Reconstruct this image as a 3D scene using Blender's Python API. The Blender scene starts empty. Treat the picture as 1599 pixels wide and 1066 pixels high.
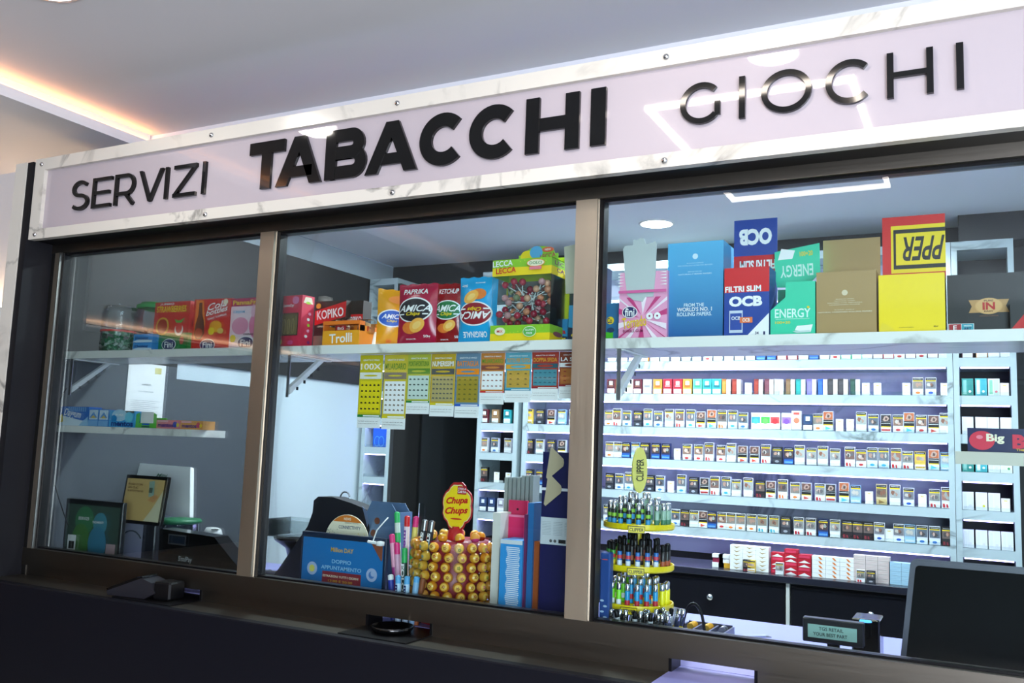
import bpy, bmesh, math, random
from mathutils import Matrix, Vector
random.seed(7)
S = bpy.context.scene
C = S.collection
PI = math.pi
# ------------------------------------------------------------------ camera
F_PX, YAW, PITCH, ROLL = 1410.0, -0.4819, 0.1166, 0.0371
EYE = Vector((0, -2.4, 1.55))
fw = Vector((math.sin(YAW)*math.cos(PITCH), math.cos(YAW)*math.cos(PITCH), math.sin(PITCH)))
rt = fw.cross(Vector((0, 0, 1))).normalized(); up = rt.cross(fw)
r2 = math.cos(ROLL)*rt + math.sin(ROLL)*up
u2 = -math.sin(ROLL)*rt + math.cos(ROLL)*up
cam = bpy.data.cameras.new('camera'); cam.sensor_width = 36; cam.lens = F_PX*36/1599; cam.clip_start = .05; cam.clip_end = 60
co = bpy.data.objects.new('camera', cam); C.objects.link(co)
co.matrix_world = Matrix(((r2.x, u2.x, -fw.x, EYE.x), (r2.y, u2.y, -fw.y, EYE.y), (r2.z, u2.z, -fw.z, EYE.z), (0, 0, 0, 1)))
S.camera = co
def at(px, py, Y):
    d = r2*((px-799.5)/F_PX) - u2*((py-533)/F_PX) + fw
    return EYE + d*((Y-EYE.y)/d.y)
def atz(px, py, Z):
    d = r2*((px-799.5)/F_PX) - u2*((py-533)/F_PX) + fw
    return EYE + d*((Z-EYE.z)/d.z)
# ------------------------------------------------------------------ colour management and world
S.view_settings.view_transform = 'Standard'; S.view_settings.look = 'None'
S.view_settings.exposure = -0.35; S.view_settings.gamma = 1; S.view_settings.use_curve_mapping = False
S.cycles.max_bounces = 8; S.cycles.transparent_max_bounces = 24; S.cycles.caustics_reflective = False; S.cycles.caustics_refractive = False
S.cycles.sample_clamp_indirect = 4
W = bpy.data.worlds.new('world'); S.world = W; W.use_nodes = True
bg = W.node_tree.nodes['Background']; bg.inputs[0].default_value = (.55, .68, 1, 1); bg.inputs[1].default_value = .35
def area(name, loc, direction, sx, sy, power, col, shape='RECTANGLE', spread=PI):
    l = bpy.data.lights.new(name, 'AREA'); l.shape = shape; l.size = sx; l.size_y = sy; l.energy = power; l.color = col; l.spread = spread
    o = bpy.data.objects.new(name, l); C.objects.link(o); o.location = loc
    o.rotation_euler = Vector(direction).to_track_quat('-Z', 'Y').to_euler(); return o
LAMP_CUST, LAMP_SHOP, DAY = 5, 44, 260
ZC = 2.89      # ceiling on the customers' side
ZI = 2.70      # ceiling behind the glass
# added shop front light for customer-facing surfaces, then daylight through the right wall window
area('added_front_fill', (2.05, -5.85, 1.55), (-.45, 1, .22), 2.4, 2.3, 420, (.82, .88, 1.0))
area('daylight_side_window', (3.3, -4.6, 1.6), (-1, 0.5, 0.42), 4.6, 2.2, DAY, (.78, .86, 1.0))
CUST = [(-2.5, -.765), (-.585, -.75)]
for (x, y) in CUST: area('downlight_lamp', (x, y, ZC-.03), (0, 0, -1), .16, .16, LAMP_CUST, (1, .93, .85), 'DISK')
SHOP = [(-1.44, 1.88), (-2.6, .95), (-.25, .95), (-1.44, .95)]  # first is the visible disc; the other three are unseen, added for light
for (x, y) in SHOP: area('downlight_lamp', (x, y, ZI-.02), (0, 0, -1), .15, .15, LAMP_SHOP, (.86, .95, 1.0), 'DISK')
# ------------------------------------------------------------------ materials
def lin(h):
    h = h.lstrip('#'); c = [int(h[i:i+2], 16)/255 for i in (0, 2, 4)]
    return tuple(((v+.055)/1.055)**2.4 if v > .04045 else v/12.92 for v in c) + (1,)
MC = {}
def ink(h, rough=.45, metal=0, coat=0, emit=0):
    k = (h, rough, metal, coat, emit)
    if k in MC: return MC[k]
    m = bpy.data.materials.new('paint_'+h.lstrip('#')); m.use_nodes = True
    b = m.node_tree.nodes['Principled BSDF']
    b.inputs['Base Color'].default_value = lin(h); b.inputs['Roughness'].default_value = rough; b.inputs['Metallic'].default_value = metal
    b.inputs['Coat Weight'].default_value = coat
    if emit: b.inputs['Emission Color'].default_value = lin(h); b.inputs['Emission Strength'].default_value = emit
    MC[k] = m; return m
def nodes(name):
    m = bpy.data.materials.new(name); m.use_nodes = True; nt = m.node_tree
    return m, nt, nt.nodes['Principled BSDF'], nt.nodes.new, nt.links.new
def marble(name, base='#e9e7e0', vein='#8d8c88', scale=2.2, rough=.22):
    m, nt, b, N, L = nodes(name)
    tc = N('ShaderNodeTexCoord'); mp = N('ShaderNodeMapping'); mp.inputs['Rotation'].default_value = (.4, .7, .9)
    n = N('ShaderNodeTexNoise'); n.inputs['Scale'].default_value = scale; n.inputs['Detail'].default_value = 8; n.inputs['Distortion'].default_value = 1.4
    r = N('ShaderNodeValToRGB'); e = r.color_ramp.elements
    e[0].position = .465; e[0].color = (0, 0, 0, 1); e[1].position = .535; e[1].color = (0, 0, 0, 1)
    q = e.new(.5); q.color = (1, 1, 1, 1)
    n2 = N('ShaderNodeTexNoise'); n2.inputs['Scale'].default_value = scale*1.3; n2.inputs['Detail'].default_value = 3
    r2_ = N('ShaderNodeValToRGB'); r2_.color_ramp.elements[0].position = .42; r2_.color_ramp.elements[1].position = .68
    mu = N('ShaderNodeMath'); mu.operation = 'MULTIPLY'
    mx = N('ShaderNodeMix'); mx.data_type = 'RGBA'; mx.inputs[6].default_value = lin(base); mx.inputs[7].default_value = lin(vein)
    L(tc.outputs['Object'], mp.inputs[0]); L(mp.outputs[0], n.inputs['Vector']); L(mp.outputs[0], n2.inputs['Vector'])
    L(n.outputs[0], r.inputs[0]); L(n2.outputs[0], r2_.inputs[0]); L(r.outputs[0], mu.inputs[0]); L(r2_.outputs[0], mu.inputs[1])
    L(mu.outputs[0], mx.inputs[0]); L(mx.outputs[2], b.inputs['Base Color']); b.inputs['Roughness'].default_value = rough
    return m
def steel(name, col='#8f877b', rough=.34, axis=(1.5, 90, 90)):
    m, nt, b, N, L = nodes(name)
    tc = N('ShaderNodeTexCoord'); mp = N('ShaderNodeMapping'); mp.inputs['Scale'].default_value = axis
    n = N('ShaderNodeTexNoise'); n.inputs['Scale'].default_value = 4; n.inputs['Detail'].default_value = 4
    r = N('ShaderNodeMapRange'); r.inputs[3].default_value = rough-.06; r.inputs[4].default_value = rough+.1
    L(tc.outputs['Object'], mp.inputs[0]); L(mp.outputs[0], n.inputs['Vector']); L(n.outputs[0], r.inputs[0]); L(r.outputs[0], b.inputs['Roughness'])
    bp = N('ShaderNodeBump'); bp.inputs['Strength'].default_value = .04; L(n.outputs[0], bp.inputs['Height']); L(bp.outputs[0], b.inputs['Normal'])
    b.inputs['Base Color'].default_value = lin(col); b.inputs['Metallic'].default_value = 1
    return m
def clear(name, tint='#f4fbff', refl=.6, rough=.02):
    m = bpy.data.materials.new(name); m.use_nodes = True; nt = m.node_tree; nt.nodes.clear(); N = nt.nodes.new; L = nt.links.new
    o = N('ShaderNodeOutputMaterial'); t = N('ShaderNodeBsdfTransparent'); t.inputs[0].default_value = lin(tint)
    g = N('ShaderNodeBsdfGlossy'); g.inputs['Roughness'].default_value = rough
    fr = N('ShaderNodeFresnel'); fr.inputs[0].default_value = 1.5; mu = N('ShaderNodeMath'); mu.operation = 'MULTIPLY'; mu.inputs[1].default_value = refl
    mx = N('ShaderNodeMixShader'); L(fr.outputs[0], mu.inputs[0]); L(mu.outputs[0], mx.inputs[0]); L(t.outputs[0], mx.inputs[1]); L(g.outputs[0], mx.inputs[2]); L(mx.outputs[0], o.inputs[0])
    return m
def wallmat(name, col, rough=.8):
    m, nt, b, N, L = nodes(name)
    n = N('ShaderNodeTexNoise'); n.inputs['Scale'].default_value = 60; bp = N('ShaderNodeBump'); bp.inputs['Strength'].default_value = .05
    L(n.outputs[0], bp.inputs['Height']); L(bp.outputs[0], b.inputs['Normal'])
    b.inputs['Base Color'].default_value = lin(col); b.inputs['Roughness'].default_value = rough
    return m
def glow(name, h, s):
    m = bpy.data.materials.new(name); m.use_nodes = True; nt = m.node_tree; nt.nodes.clear()
    o = nt.nodes.new('ShaderNodeOutputMaterial'); e = nt.nodes.new('ShaderNodeEmission'); e.inputs[0].default_value = lin(h); e.inputs[1].default_value = s
    nt.links.new(e.outputs[0], o.inputs[0]); return m
def gradient(name, top, bot, z0, z1, rough=.4):
    m, nt, b, N, L = nodes(name)
    tc = N('ShaderNodeTexCoord'); sp = N('ShaderNodeSeparateXYZ'); mr = N('ShaderNodeMapRange'); mr.inputs[1].default_value = z0; mr.inputs[2].default_value = z1
    mx = N('ShaderNodeMix'); mx.data_type = 'RGBA'; mx.inputs[6].default_value = lin(bot); mx.inputs[7].default_value = lin(top)
    L(tc.outputs['Object'], sp.inputs[0]); L(sp.outputs[2], mr.inputs[0]); L(mr.outputs[0], mx.inputs[0]); L(mx.outputs[2], b.inputs['Base Color'])
    b.inputs['Roughness'].default_value = rough; return m
MARBLE = marble('white_marble_laminate', '#ecebe5', '#7f7e7a'); MARBLE_S = marble('cream_marble_laminate', '#d4cfc4', '#6c6a66'); MARBLE_U = marble('cool_marble_laminate', '#b4c2c6', '#66706f'); MARBLE_BACK = marble('pale_marble_back_panel', '#c2c3dc', '#777b92', 1.5, .3)
STEEL = steel('brushed_steel', '#6c675f'); STEEL_V = steel('brushed_steel_upright', '#dccfb8', .36, (90, 90, 1.5)); STEEL_D = steel('dark_brushed_steel', '#5b5a57', .36, (90, 90, 1.5))
GLASS = clear('window_glass', '#f3fafa', .46, .0); PLASTIC = clear('clear_plastic', '#f9fcfc', .9, .08); FILM = clear('crinkled_clear_film', '#f6fbfb', 1.3, .16)
WHITEP = wallmat('white_ceiling_paint', '#d9d9dc'); CEILI = wallmat('shop_ceiling_paint', '#e6e8ee')
GREYW = wallmat('slate_grey_wall', '#4c5156', .5); DARKW = wallmat('dark_grey_wall', '#2c2b2b', .6); LIGHTW = wallmat('pale_blue_white_wall', '#c3cfd6', .6)
NAVY = ink('#0d0e16', .45); BLACK = ink('#0c0c0e', .35); BLACKG = ink('#060607', .12, 0, .2); RUBBER = ink('#17171b', .6)
WHITE = ink('#ececec', .4); TRIMB = ink('#8d8b86', .32, 1); CHROME = ink('#d6d6d8', .15, 1); SILVER = ink('#b7b7ba', .3, 1)
for m_ in (NAVY, BLACK, RUBBER): m_.node_tree.nodes['Principled BSDF'].inputs['Specular IOR Level'].default_value = .18
MATTE = ink('#030304', .6); MATTE.node_tree.nodes['Principled BSDF'].inputs['Specular IOR Level'].default_value = .12
LAV = ink('#9494cf', .35)
LED = glow('cool_led_strip', '#bcaaff', 18); LEDW = glow('warm_led_strip', '#ffab6a', 24); LEDR = glow('led_outline', '#fff0e2', 42); DISC = glow('downlight_diffuser', '#fffaf2', 16)
LEDC = glow('distant_led_cove', '#ffc090', 190)
# ------------------------------------------------------------------ mesh builder
TC = {}
def tmesh(s, bold, ital):
    k = (s, bold, ital)
    if k in TC: return TC[k]
    cu = bpy.data.curves.new('t', 'FONT'); cu.body = s; cu.resolution_u = 3; cu.offset = .018*bold; cu.shear = .35 if ital else 0
    o = bpy.data.objects.new('t', cu); C.objects.link(o); bpy.context.view_layer.update()
    me = bpy.data.meshes.new_from_object(o.evaluated_get(bpy.context.evaluated_depsgraph_get()))
    v = [(p.co.x, p.co.y) for p in me.vertices]; f = [tuple(p.vertices) for p in me.polygons]
    bpy.data.objects.remove(o); bpy.data.curves.remove(cu); bpy.data.meshes.remove(me)
    if v:
        x0, x1 = min(a[0] for a in v), max(a[0] for a in v); y0, y1 = min(a[1] for a in v), max(a[1] for a in v)
        v = [((a-(x0+x1)/2)/max(x1-x0, 1e-6), (b-(y0+y1)/2)/max(y1-y0, 1e-6)) for a, b in v]
        asp = (x1-x0)/max(y1-y0, 1e-6)
    else: asp = 1
    TC[k] = (v, f, asp); return TC[k]
class MB:
    def __init__(s): s.v = []; s.f = []; s.m = []; s.sm = []; s.mats = []; s.M = Matrix()
    def mi(s, m):
        if m not in s.mats: s.mats.append(m)
        return s.mats.index(m)
    def add(s, vs, fs, m, smooth=False):
        n = len(s.v); s.v += [tuple(s.M @ Vector(p)) for p in vs]; i = s.mi(m)
        for f in fs: s.f.append(tuple(n+a for a in f)); s.m.append(i); s.sm.append(smooth)
        return s
    def box(s, x0, x1, y0, y1, z0, z1, m, front=None, bev=0):
        if bev:
            b = bev; P = []
            prof = [(x0+b, y0), (x1-b, y0), (x1, y0+b), (x1, y1-b), (x1-b, y1), (x0+b, y1), (x0, y1-b), (x0, y0+b)]
            ins = [(x0+b+b*.3, y0+b*.6), (x1-b-b*.3, y0+b*.6), (x1-b*.6, y0+b*1.3), (x1-b*.6, y1-b*1.3), (x1-b*1.3, y1-b*.6), (x0+b*1.3, y1-b*.6), (x0+b*.6, y1-b*1.3), (x0+b*.6, y0+b*1.3)]
            vs = [(a, c, z0) for a, c in ins]+[(a, c, z0+b) for a, c in prof]+[(a, c, z1-b) for a, c in prof]+[(a, c, z1) for a, c in ins]
            fs = [tuple(range(7, -1, -1)), tuple(range(24, 32))]
            for k in range(3):
                for i in range(8): j = (i+1) % 8; fs.append((k*8+i, k*8+j, k*8+8+j, k*8+8+i))
            return s.add(vs, fs, m)
        vs = [(x0, y0, z0), (x1, y0, z0), (x1, y1, z0), (x0, y1, z0), (x0, y0, z1), (x1, y0, z1), (x1, y1, z1), (x0, y1, z1)]
        s.add(vs, [(3, 2, 1, 0), (4, 5, 6, 7), (1, 2, 6, 5), (2, 3, 7, 6), (3, 0, 4, 7)], m)
        return s.add(vs, [(0, 1, 5, 4)], front or m)
    def prism(s, pts, y0, y1, m, axis='y'):
        """outline pts in x,z extruded along y (or in x,y along z, or in y,z along x)"""
        n = len(pts)
        ar = sum(pts[i][0]*pts[(i+1) % n][1]-pts[(i+1) % n][0]*pts[i][1] for i in range(n))
        if ar < 0: pts = pts[::-1]
        if axis == 'y': vs = [(a, y0, b) for a, b in pts]+[(a, y1, b) for a, b in pts]; flip = False
        elif axis == 'z': vs = [(a, b, y0) for a, b in pts]+[(a, b, y1) for a, b in pts]; flip = True
        else: vs = [(y0, a, b) for a, b in pts]+[(y1, a, b) for a, b in pts]; flip = True
        fs = [tuple(range(n)), tuple(range(2*n-1, n-1, -1))]+[(i, n+i, n+(i+1) % n, (i+1) % n) for i in range(n)]
        if flip: fs = [f[::-1] for f in fs]
        return s.add(vs, fs, m)
    def cyl(s, a, b, r0, r1, m, n=16, cap=True):
        a, b = Vector(a), Vector(b); d = (b-a).normalized(); t = d.orthogonal().normalized(); w = d.cross(t); vs = []
        for c, r in ((a, r0), (b, r1)):
            for i in range(n): g = 2*PI*i/n; vs.append(c+t*math.cos(g)*r+w*math.sin(g)*r)
        s.add(vs, [(i, (i+1) % n, n+(i+1) % n, n+i) for i in range(n)], m, True)
        if cap: s.add(vs, [tuple(range(n-1, -1, -1)), tuple(range(n, 2*n))], m)
        return s
    def tube(s, pts, r, m, n=8):
        pts = [Vector(p) for p in pts]; vs = []; t = None
        for i, p in enumerate(pts):
            d = (pts[min(i+1, len(pts)-1)]-pts[max(i-1, 0)]).normalized()
            t = d.orthogonal().normalized() if t is None else (t-d*t.dot(d)).normalized()
            w = d.cross(t)
            for k in range(n): g = 2*PI*k/n; vs.append(p+t*math.cos(g)*r+w*math.sin(g)*r)
        fs = [(i*n+k, i*n+(k+1) % n, (i+1)*n+(k+1) % n, (i+1)*n+k) for i in range(len(pts)-1) for k in range(n)]
        s.add(vs, fs, m, True); return s.add(vs, [tuple(range(n-1, -1, -1)), tuple(range(len(vs)-n, len(vs)))], m)
    def lathe(s, prof, c, m, n=24, a0=0, a1=2*PI, smooth=True):
        """prof: (r, z) list"""
        full = abs(a1-a0-2*PI) < 1e-6; k = n if full else n+1; vs = []
        for r, z in prof:
            for i in range(k): g = a0+(a1-a0)*i/n; vs.append((c[0]+r*math.cos(g), c[1]+r*math.sin(g), c[2]+z))
        fs = []
        for j in range(len(prof)-1):
            for i in range(n): q = (i+1) % k; fs.append((j*k+i, j*k+q, (j+1)*k+q, (j+1)*k+i))
        return s.add(vs, fs, m, smooth)
    def ball(s, c, r, m, n=14, sz=1, m2=None, cut=.35, top=None):
        prof = [(r*math.sin(PI*i/(n//2)), -r*sz*math.cos(PI*i/(n//2))) for i in range(n//2+1)]
        prof[0] = (1e-4, -r*sz); prof[-1] = (1e-4, r*sz)
        return s.lathe(prof, c, m, n)
    def build(s, name, parent=None, loc=None, rz=0):
        me = bpy.data.meshes.new(name); me.from_pydata(s.v, [], s.f)
        for m in s.mats: me.materials.append(m)
        me.polygons.foreach_set('material_index', s.m); me.polygons.foreach_set('use_smooth', s.sm); me.update()
        o = bpy.data.objects.new(name, me); C.objects.link(o)
        if parent: o.parent = parent
        if loc is not None: o.location = loc
        if rz: o.rotation_euler.z = rz
        return o
class Face:
    """a printed face: o origin, u right, v up, w x h metres; coordinates are fractions; every call prints a little further out"""
    def __init__(s, mb, o, w, h, u=(1, 0, 0), v=(0, 0, 1), warp=None, step=.0004):
        s.mb = mb; s.o = Vector(o); s.u = Vector(u); s.v = Vector(v); s.n = s.u.cross(s.v).normalized(); s.w = w; s.h = h; s.k = 1; s.warp = warp; s.step = step
    def P(s, a, b):
        p = s.o+s.u*(a*s.w)+s.v*(b*s.h)+s.n*(s.k*s.step)
        if s.warp: p = p+s.n*s.warp(a, b)
        return p
    def poly(s, pts, m): s.mb.add([s.P(*p) for p in pts], [tuple(range(len(pts)))], m); s.k += 1
    def rect(s, a0, b0, a1, b1, m):
        if s.warp:
            n = 6; g = [s.P(a0+(a1-a0)*i/n, b0+(b1-b0)*j/n) for j in range(n+1) for i in range(n+1)]
            s.mb.add(g, [(j*(n+1)+i, j*(n+1)+i+1, (j+1)*(n+1)+i+1, (j+1)*(n+1)+i) for j in range(n) for i in range(n)], m); s.k += 1
        else: s.poly([(a0, b0), (a1, b0), (a1, b1), (a0, b1)], m)
    def ell(s, a, b, ra, rb, m, n=24, rot=0, a0=0, a1=2*PI):
        c, q = math.cos(rot), math.sin(rot); asp = s.w/s.h; vs = [s.P(a, b)]
        for R in (.5, 1):
            for i in range(n+1):
                g = a0+(a1-a0)*i/n; x, y = ra*R*math.cos(g), rb*R*math.sin(g)
                vs.append(s.P(a+x*c-y*q, b+(x*q+y*c)*asp))
        k = n+1
        fs = [(0, 1+i, 2+i) for i in range(n)]+[(1+i, 1+k+i, 2+k+i, 2+i) for i in range(n)]
        s.mb.add(vs, fs, m); s.k += 1
    def text(s, t, a, b, w, h, m, rot=0, bold=1, ital=False, keep=False):
        vs, fs, asp = tmesh(t, bold, ital)
        if keep:
            if asp*h*s.h < w*s.w: w = asp*h*s.h/s.w
            else: h = w*s.w/asp/s.h
        c, q = math.cos(rot), math.sin(rot); P = []
        for x, y in vs:
            X, Y = x*w*s.w, y*h*s.h; P.append(s.P(a+(X*c-Y*q)/s.w, b+(X*q+Y*c)/s.h))
        s.mb.add(P, fs, m); s.k += 1
# ------------------------------------------------------------------ things
def tag(o, label=None, cat=None, group=None, kind=None):
    if label: o['label'] = label
    if cat: o['category'] = cat
    if group: o['group'] = group
    if kind: o['kind'] = kind
    return o
def thing(name, label, cat, loc=(0, 0, 0), rz=0, group=None):
    o = bpy.data.objects.new(name, None); C.objects.link(o); o.location = loc; o.rotation_euler.z = rz; o.empty_display_size = .05
    return tag(o, label, cat, group)
def one(mb, name, label, cat, group=None, loc=None, rz=0): return tag(mb.build(name, None, loc, rz), label, cat, group)
def struct(mb, name, label=None): return tag(mb.build(name), label, None, None, 'structure')
ORD = ['', 'first', 'second', 'third', 'fourth', 'fifth', 'sixth', 'seventh', 'eighth', 'ninth', 'tenth', 'eleventh', 'twelfth', 'thirteenth', 'fourteenth', 'fifteenth', 'sixteenth', 'seventeenth', 'eighteenth', 'nineteenth', 'twentieth'] + ['twenty-'+a for a in ['first', 'second', 'third', 'fourth', 'fifth', 'sixth', 'seventh', 'eighth', 'ninth']] + ['thirtieth'] + ['thirty-'+a for a in ['first', 'second', 'third', 'fourth', 'fifth', 'sixth', 'seventh', 'eighth', 'ninth']]+['fortieth']
# ================================================================== THE SETTING
struct(MB().box(-9.9, 3.4, -13.6, 3.9, -.1, 0, wallmat('light_floor_tiles', '#b5b1aa', .35)), 'floor', 'grey floor of the shop')
m = MB(); m.box(-9.9, -3.31, -3.2, .33, 2.832, 2.9, WHITEP); m.box(-9.9, -3.262, -3.2, .33, 2.80, 2.832, WHITEP); m.box(-3.2645, -3.262, -3.2, .33, 2.832, 2.842, WHITEP)
struct(m, 'trim_1', 'dropped white ceiling soffit left of the sign with a warm light groove')
o = MB().box(-3.3095, -3.304, -3.19, .32, 2.838, 2.857, LEDW).build('cove_led_strip'); tag(o, 'warm light strip in the groove along the dropped ceiling at top left', 'led strip')
struct(MB().box(-9.9, 3.4, -13.6, .34, ZC, 3.0, WHITEP), 'ceiling', 'white ceiling on the customers\' side')
m = MB(); m.box(-3.42, 1.0, .34, 2.6, ZI, 3.0, CEILI); struct(m, 'ceiling', 'white ceiling behind the glass')
# exterior walls
m = MB(); m.box(-9.9, -3.42, .28, .33, 0, 2.85, WHITEP); struct(m, 'wall_front', 'pale wall left of the shop window')
m = MB(); m.box(-9.9, -3.51, .21, .25, 0, 2.115, MARBLE); struct(m, 'trim_2', 'marble wall panel left of the post with warm light along its top')
o = MB().box(-9.0, -3.53, .22, .24, 2.116, 2.122, glow('panel_led', '#ffd3a6', 55)).build('panel_led_strip'); tag(o, 'warm light strip along the top of the marble wall panel', 'led strip')
BLK = wallmat('charcoal_wall', '#1c1c1e', .7)
struct(MB().box(-10, -9.9, -13.6, 3, 0, 3, BLK), 'wall_left', 'dark far wall of the customers\' room')
m = MB(); m.box(.7, 3.4, -6.1, -6.0, 0, .3, BLK); m.box(.7, 3.4, -6.1, -6.0, 2.8, 3, BLK); m.box(.6, .7, -13.6, -6.0, 0, 3, BLK); struct(m, 'wall_back', 'unseen dark wall around the added shop front opening')  # unseen wall segment brought close to hold the added front light
struct(MB().box(-9.9, 3.4, -13.7, -13.6, 0, 3, BLK), 'wall_back', 'dark rear wall of the customers\' room')
m = MB(); m.box(3.4, 3.5, -13.6, -7.2, 0, 3, LIGHTW); m.box(3.4, 3.5, -2, 0, 0, 3, LIGHTW); m.box(3.4, 3.5, -7.2, -2, 0, .4, LIGHTW); m.box(3.4, 3.5, -7.2, -2, 2.75, 3, LIGHTW)
struct(m, 'wall_right', 'right wall with the shop front window')
m = MB(); m.box(1.15, 3.4, 0, .1, 0, 3, LIGHTW); struct(m, 'wall_front', 'pale wall right of the shop window')
# distant ceiling cove seen only as a reflection
m = MB(); m.box(-9.9, -9.5, -13.6, -4.6, 2.80, 2.81, WHITEP); m.box(-9.5, -9.49, -13.1, -4.6, 2.80, 2.825, WHITEP); m.box(-9.5, 3.4, -13.6, -13.1, 2.80, 2.81, WHITEP); m.box(-9.49, 3.4, -13.1, -13.09, 2.80, 2.825, WHITEP); struct(m, 'trim_3', 'dropped soffit around the far end of the ceiling')
m = MB(); m.box(-9.58, -9.56, -13.1, -4.6, 2.811, 2.82, LEDC); m.box(-9.5, -.9, -13.18, -13.16, 2.811, 2.82, LEDC); tag(m.build('cove_led_strip'), 'warm light strip around the far end of the ceiling', 'led strip')
# led outline on the customers' ceiling (its reflection shows on the sign and on the glass)
t = thing('ceiling_light_outline', 'rectangular outline of warm white light lines on the ceiling before the sign', 'ceiling light', (-.757, -1.65, ZC))
for (x0, x1, y0, y1) in ((-.385, .385, .55, .57), (-.385, .385, -.57, -.55), (-.385, -.365, -.55, .55), (.365, .385, -.55, .55)):
    MB().box(x0, x1, y0, y1, -.02, 0, LEDR).build('light_line', t)
for k, (x, y) in enumerate(CUST):
    t = thing('recessed_downlight', ['round recessed downlight over the left end of the counter', 'round recessed downlight over the right end of the counter', 'round recessed downlight in the second row, on the left', 'round recessed downlight in the second row, on the right', 'round recessed downlight by the far side, nearer the counter', 'round recessed downlight deep in the room by the far side', 'round recessed downlight in the third row'][k], 'ceiling light', (x, y, ZC), 0, 'downlights on the customers\' ceiling')
    MB().lathe([(.085, -.006), (.1, -.004), (.1, 0)], (0, 0, 0), WHITE).build('rim', t)
    MB().lathe([(.0001, -.0045), (.086, -.0045)], (0, 0, 0), DISC).build('diffuser', t)
for k, (x, y) in enumerate(SHOP):
    t = thing('recessed_downlight', ['round white downlight glowing above the shelf boxes', 'unseen added downlight over the left end behind the glass', 'unseen added downlight over the right end behind the glass', 'unseen added downlight over the middle behind the glass'][k], 'ceiling light', (x, y, ZI), 0, 'downlights behind the glass')
    MB().lathe([(.08, -.006), (.09, -.004), (.09, 0)], (0, 0, 0), WHITE).build('rim', t)
    MB().lathe([(.0001, -.0045), (.081, -.0045)], (0, 0, 0), DISC).build('diffuser', t)
o = MB().box(-3.3, .95, .345, .365, 2.50, 2.505, glow('added_uplight_glow', '#dfe9ff', 30)).build('added_ceiling_uplight'); tag(o, 'unseen cool light strip added behind the window beam to brighten the ceiling', 'led strip')  # unseen uplight added to brighten the ceiling behind the glass
struct(MB().box(-3.42, 1.15, .30, .335, 2.43, 2.79, WHITEP), 'added_light_baffle', 'unseen white board added to block the uplight from the outer ceiling')  # unseen board added to stop the uplight leaking forward
# room behind the glass
m = MB()
m.box(-3.52, -3.41, .06, .68, 0, 1.87, GREYW); m.box(-3.52, -3.41, .06, .68, 1.87, ZI, DARKW); m.box(-3.52, -3.412, .68, 1.28, 0, 1.815, GREYW); m.box(-3.52, -3.43, 1.28, 2.5, 0, 1.815, LIGHTW)
m.box(-3.52, -3.43, .68, 2.5, 1.815, 1.90, LIGHTW); m.box(-3.52, -3.415, .68, 2.5, 1.90, 2.57, DARKW); m.box(-3.52, -3.43, .68, 2.5, 2.57, ZI, LIGHTW)
struct(m, 'wall_left', 'left wall behind the glass, grey near the window, pale further back with a dark upper band')
m = MB(); m.box(-3.43, -2.59, 2.43, 2.5, 2.1, ZI, DARKW); m.box(-2.59, .9, 2.43, 2.5, 0, ZI, DARKW); m.box(-3.43, -3.19, 2.43, 2.5, 0, 2.1, DARKW)
m.box(-3.3, -3.19, 2.5, 3.6, 0, 2.1, wallmat('dim_passage_wall', '#3a3d40', .6)); m.box(-3.3, -2.3, 3.6, 3.7, 0, 2.4, DARKW); m.box(-2.59, -2.4, 2.5, 3.6, 0, 2.4, DARKW); m.box(-3.3, -2.4, 2.5, 3.6, 2.1, 2.2, DARKW)
struct(m, 'wall_back', 'dark rear wall behind the shelving with an unlit doorway')
m = MB(); m.box(.9, 1.0, .1, 2.5, 0, ZI, LIGHTW); struct(m, 'wall_right', 'pale right wall behind the glass')
m = MB(); m.box(-3.189, -3.165, 2.15, 2.43, 0, 2.53, DARKW); m.box(-2.605, -2.58, 2.38, 2.43, 0, 2.1, RUBBER); struct(m, 'door_1', 'dark open doorway between the shelving towers')
# ---- steel framing of the shop window
GL, GR, GB, GT = -3.341, .75, 1.084, 2.275
for i, (a, b) in enumerate(((GL, -2.222), (-2.178, -1.043), (-.958, GR))):
    m = MB(); m.box(a-.01, b+.01, -.004, .004, GB-.01, GT+.01, GLASS); o = struct(m, 'window_%d' % (i+1), ['left glass pane', 'middle glass pane', 'right glass pane'][i]+' of the service window')
m = MB(); m.box(-3.50, GR+.4, -.032, .05, GT, 2.33, STEEL); m.box(-3.50, GR+.4, -.022, .05, 2.33, 2.42, BLACK); m.box(GL, GR, -.014, .014, GT-.008, GT, BLACK); struct(m, 'trim_4', 'brushed steel beam across the top of the window')
def upright(x0, x1, n, lab):
    m = MB(); m.box(x0, x1, -.032, .014, GB, GT, STEEL_V)
    m.box(x1, x1+.003, -.02, .014, GB, GT, TRIMB); m.box(x1+.003, x1+.015, -.016, .02, GB, GT, BLACK); struct(m, n, lab)
upright(-2.262, -2.198, 'trim_5', 'brushed steel upright between the left and middle panes')
upright(-1.043, -.976, 'trim_6', 'brushed steel upright between the middle and right panes')
m = MB(); m.box(-3.434, GL-.035, -.03, .05, .98, 2.40, STEEL_D); m.box(GL-.035, GL-.006, -.032, .014, GB, GT, STEEL_V); m.box(GL-.006, GL-.002, -.034, .012, GB, GT, TRIMB); m.box(GL, GL+.008, -.02, .02, GB, GT, BLACK); struct(m, 'trim_7', 'dark brushed steel post at the left end of the window')
m = MB(); m.box(-3.505, -3.435, -.155, .27, 0, 2.63, MARBLE_S); m.box(-3.435, -3.40, -.15, -.03, 0, 2.63, RUBBER); struct(m, 'trim_8', 'marble-faced end post left of the sign')
m = MB()
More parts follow.
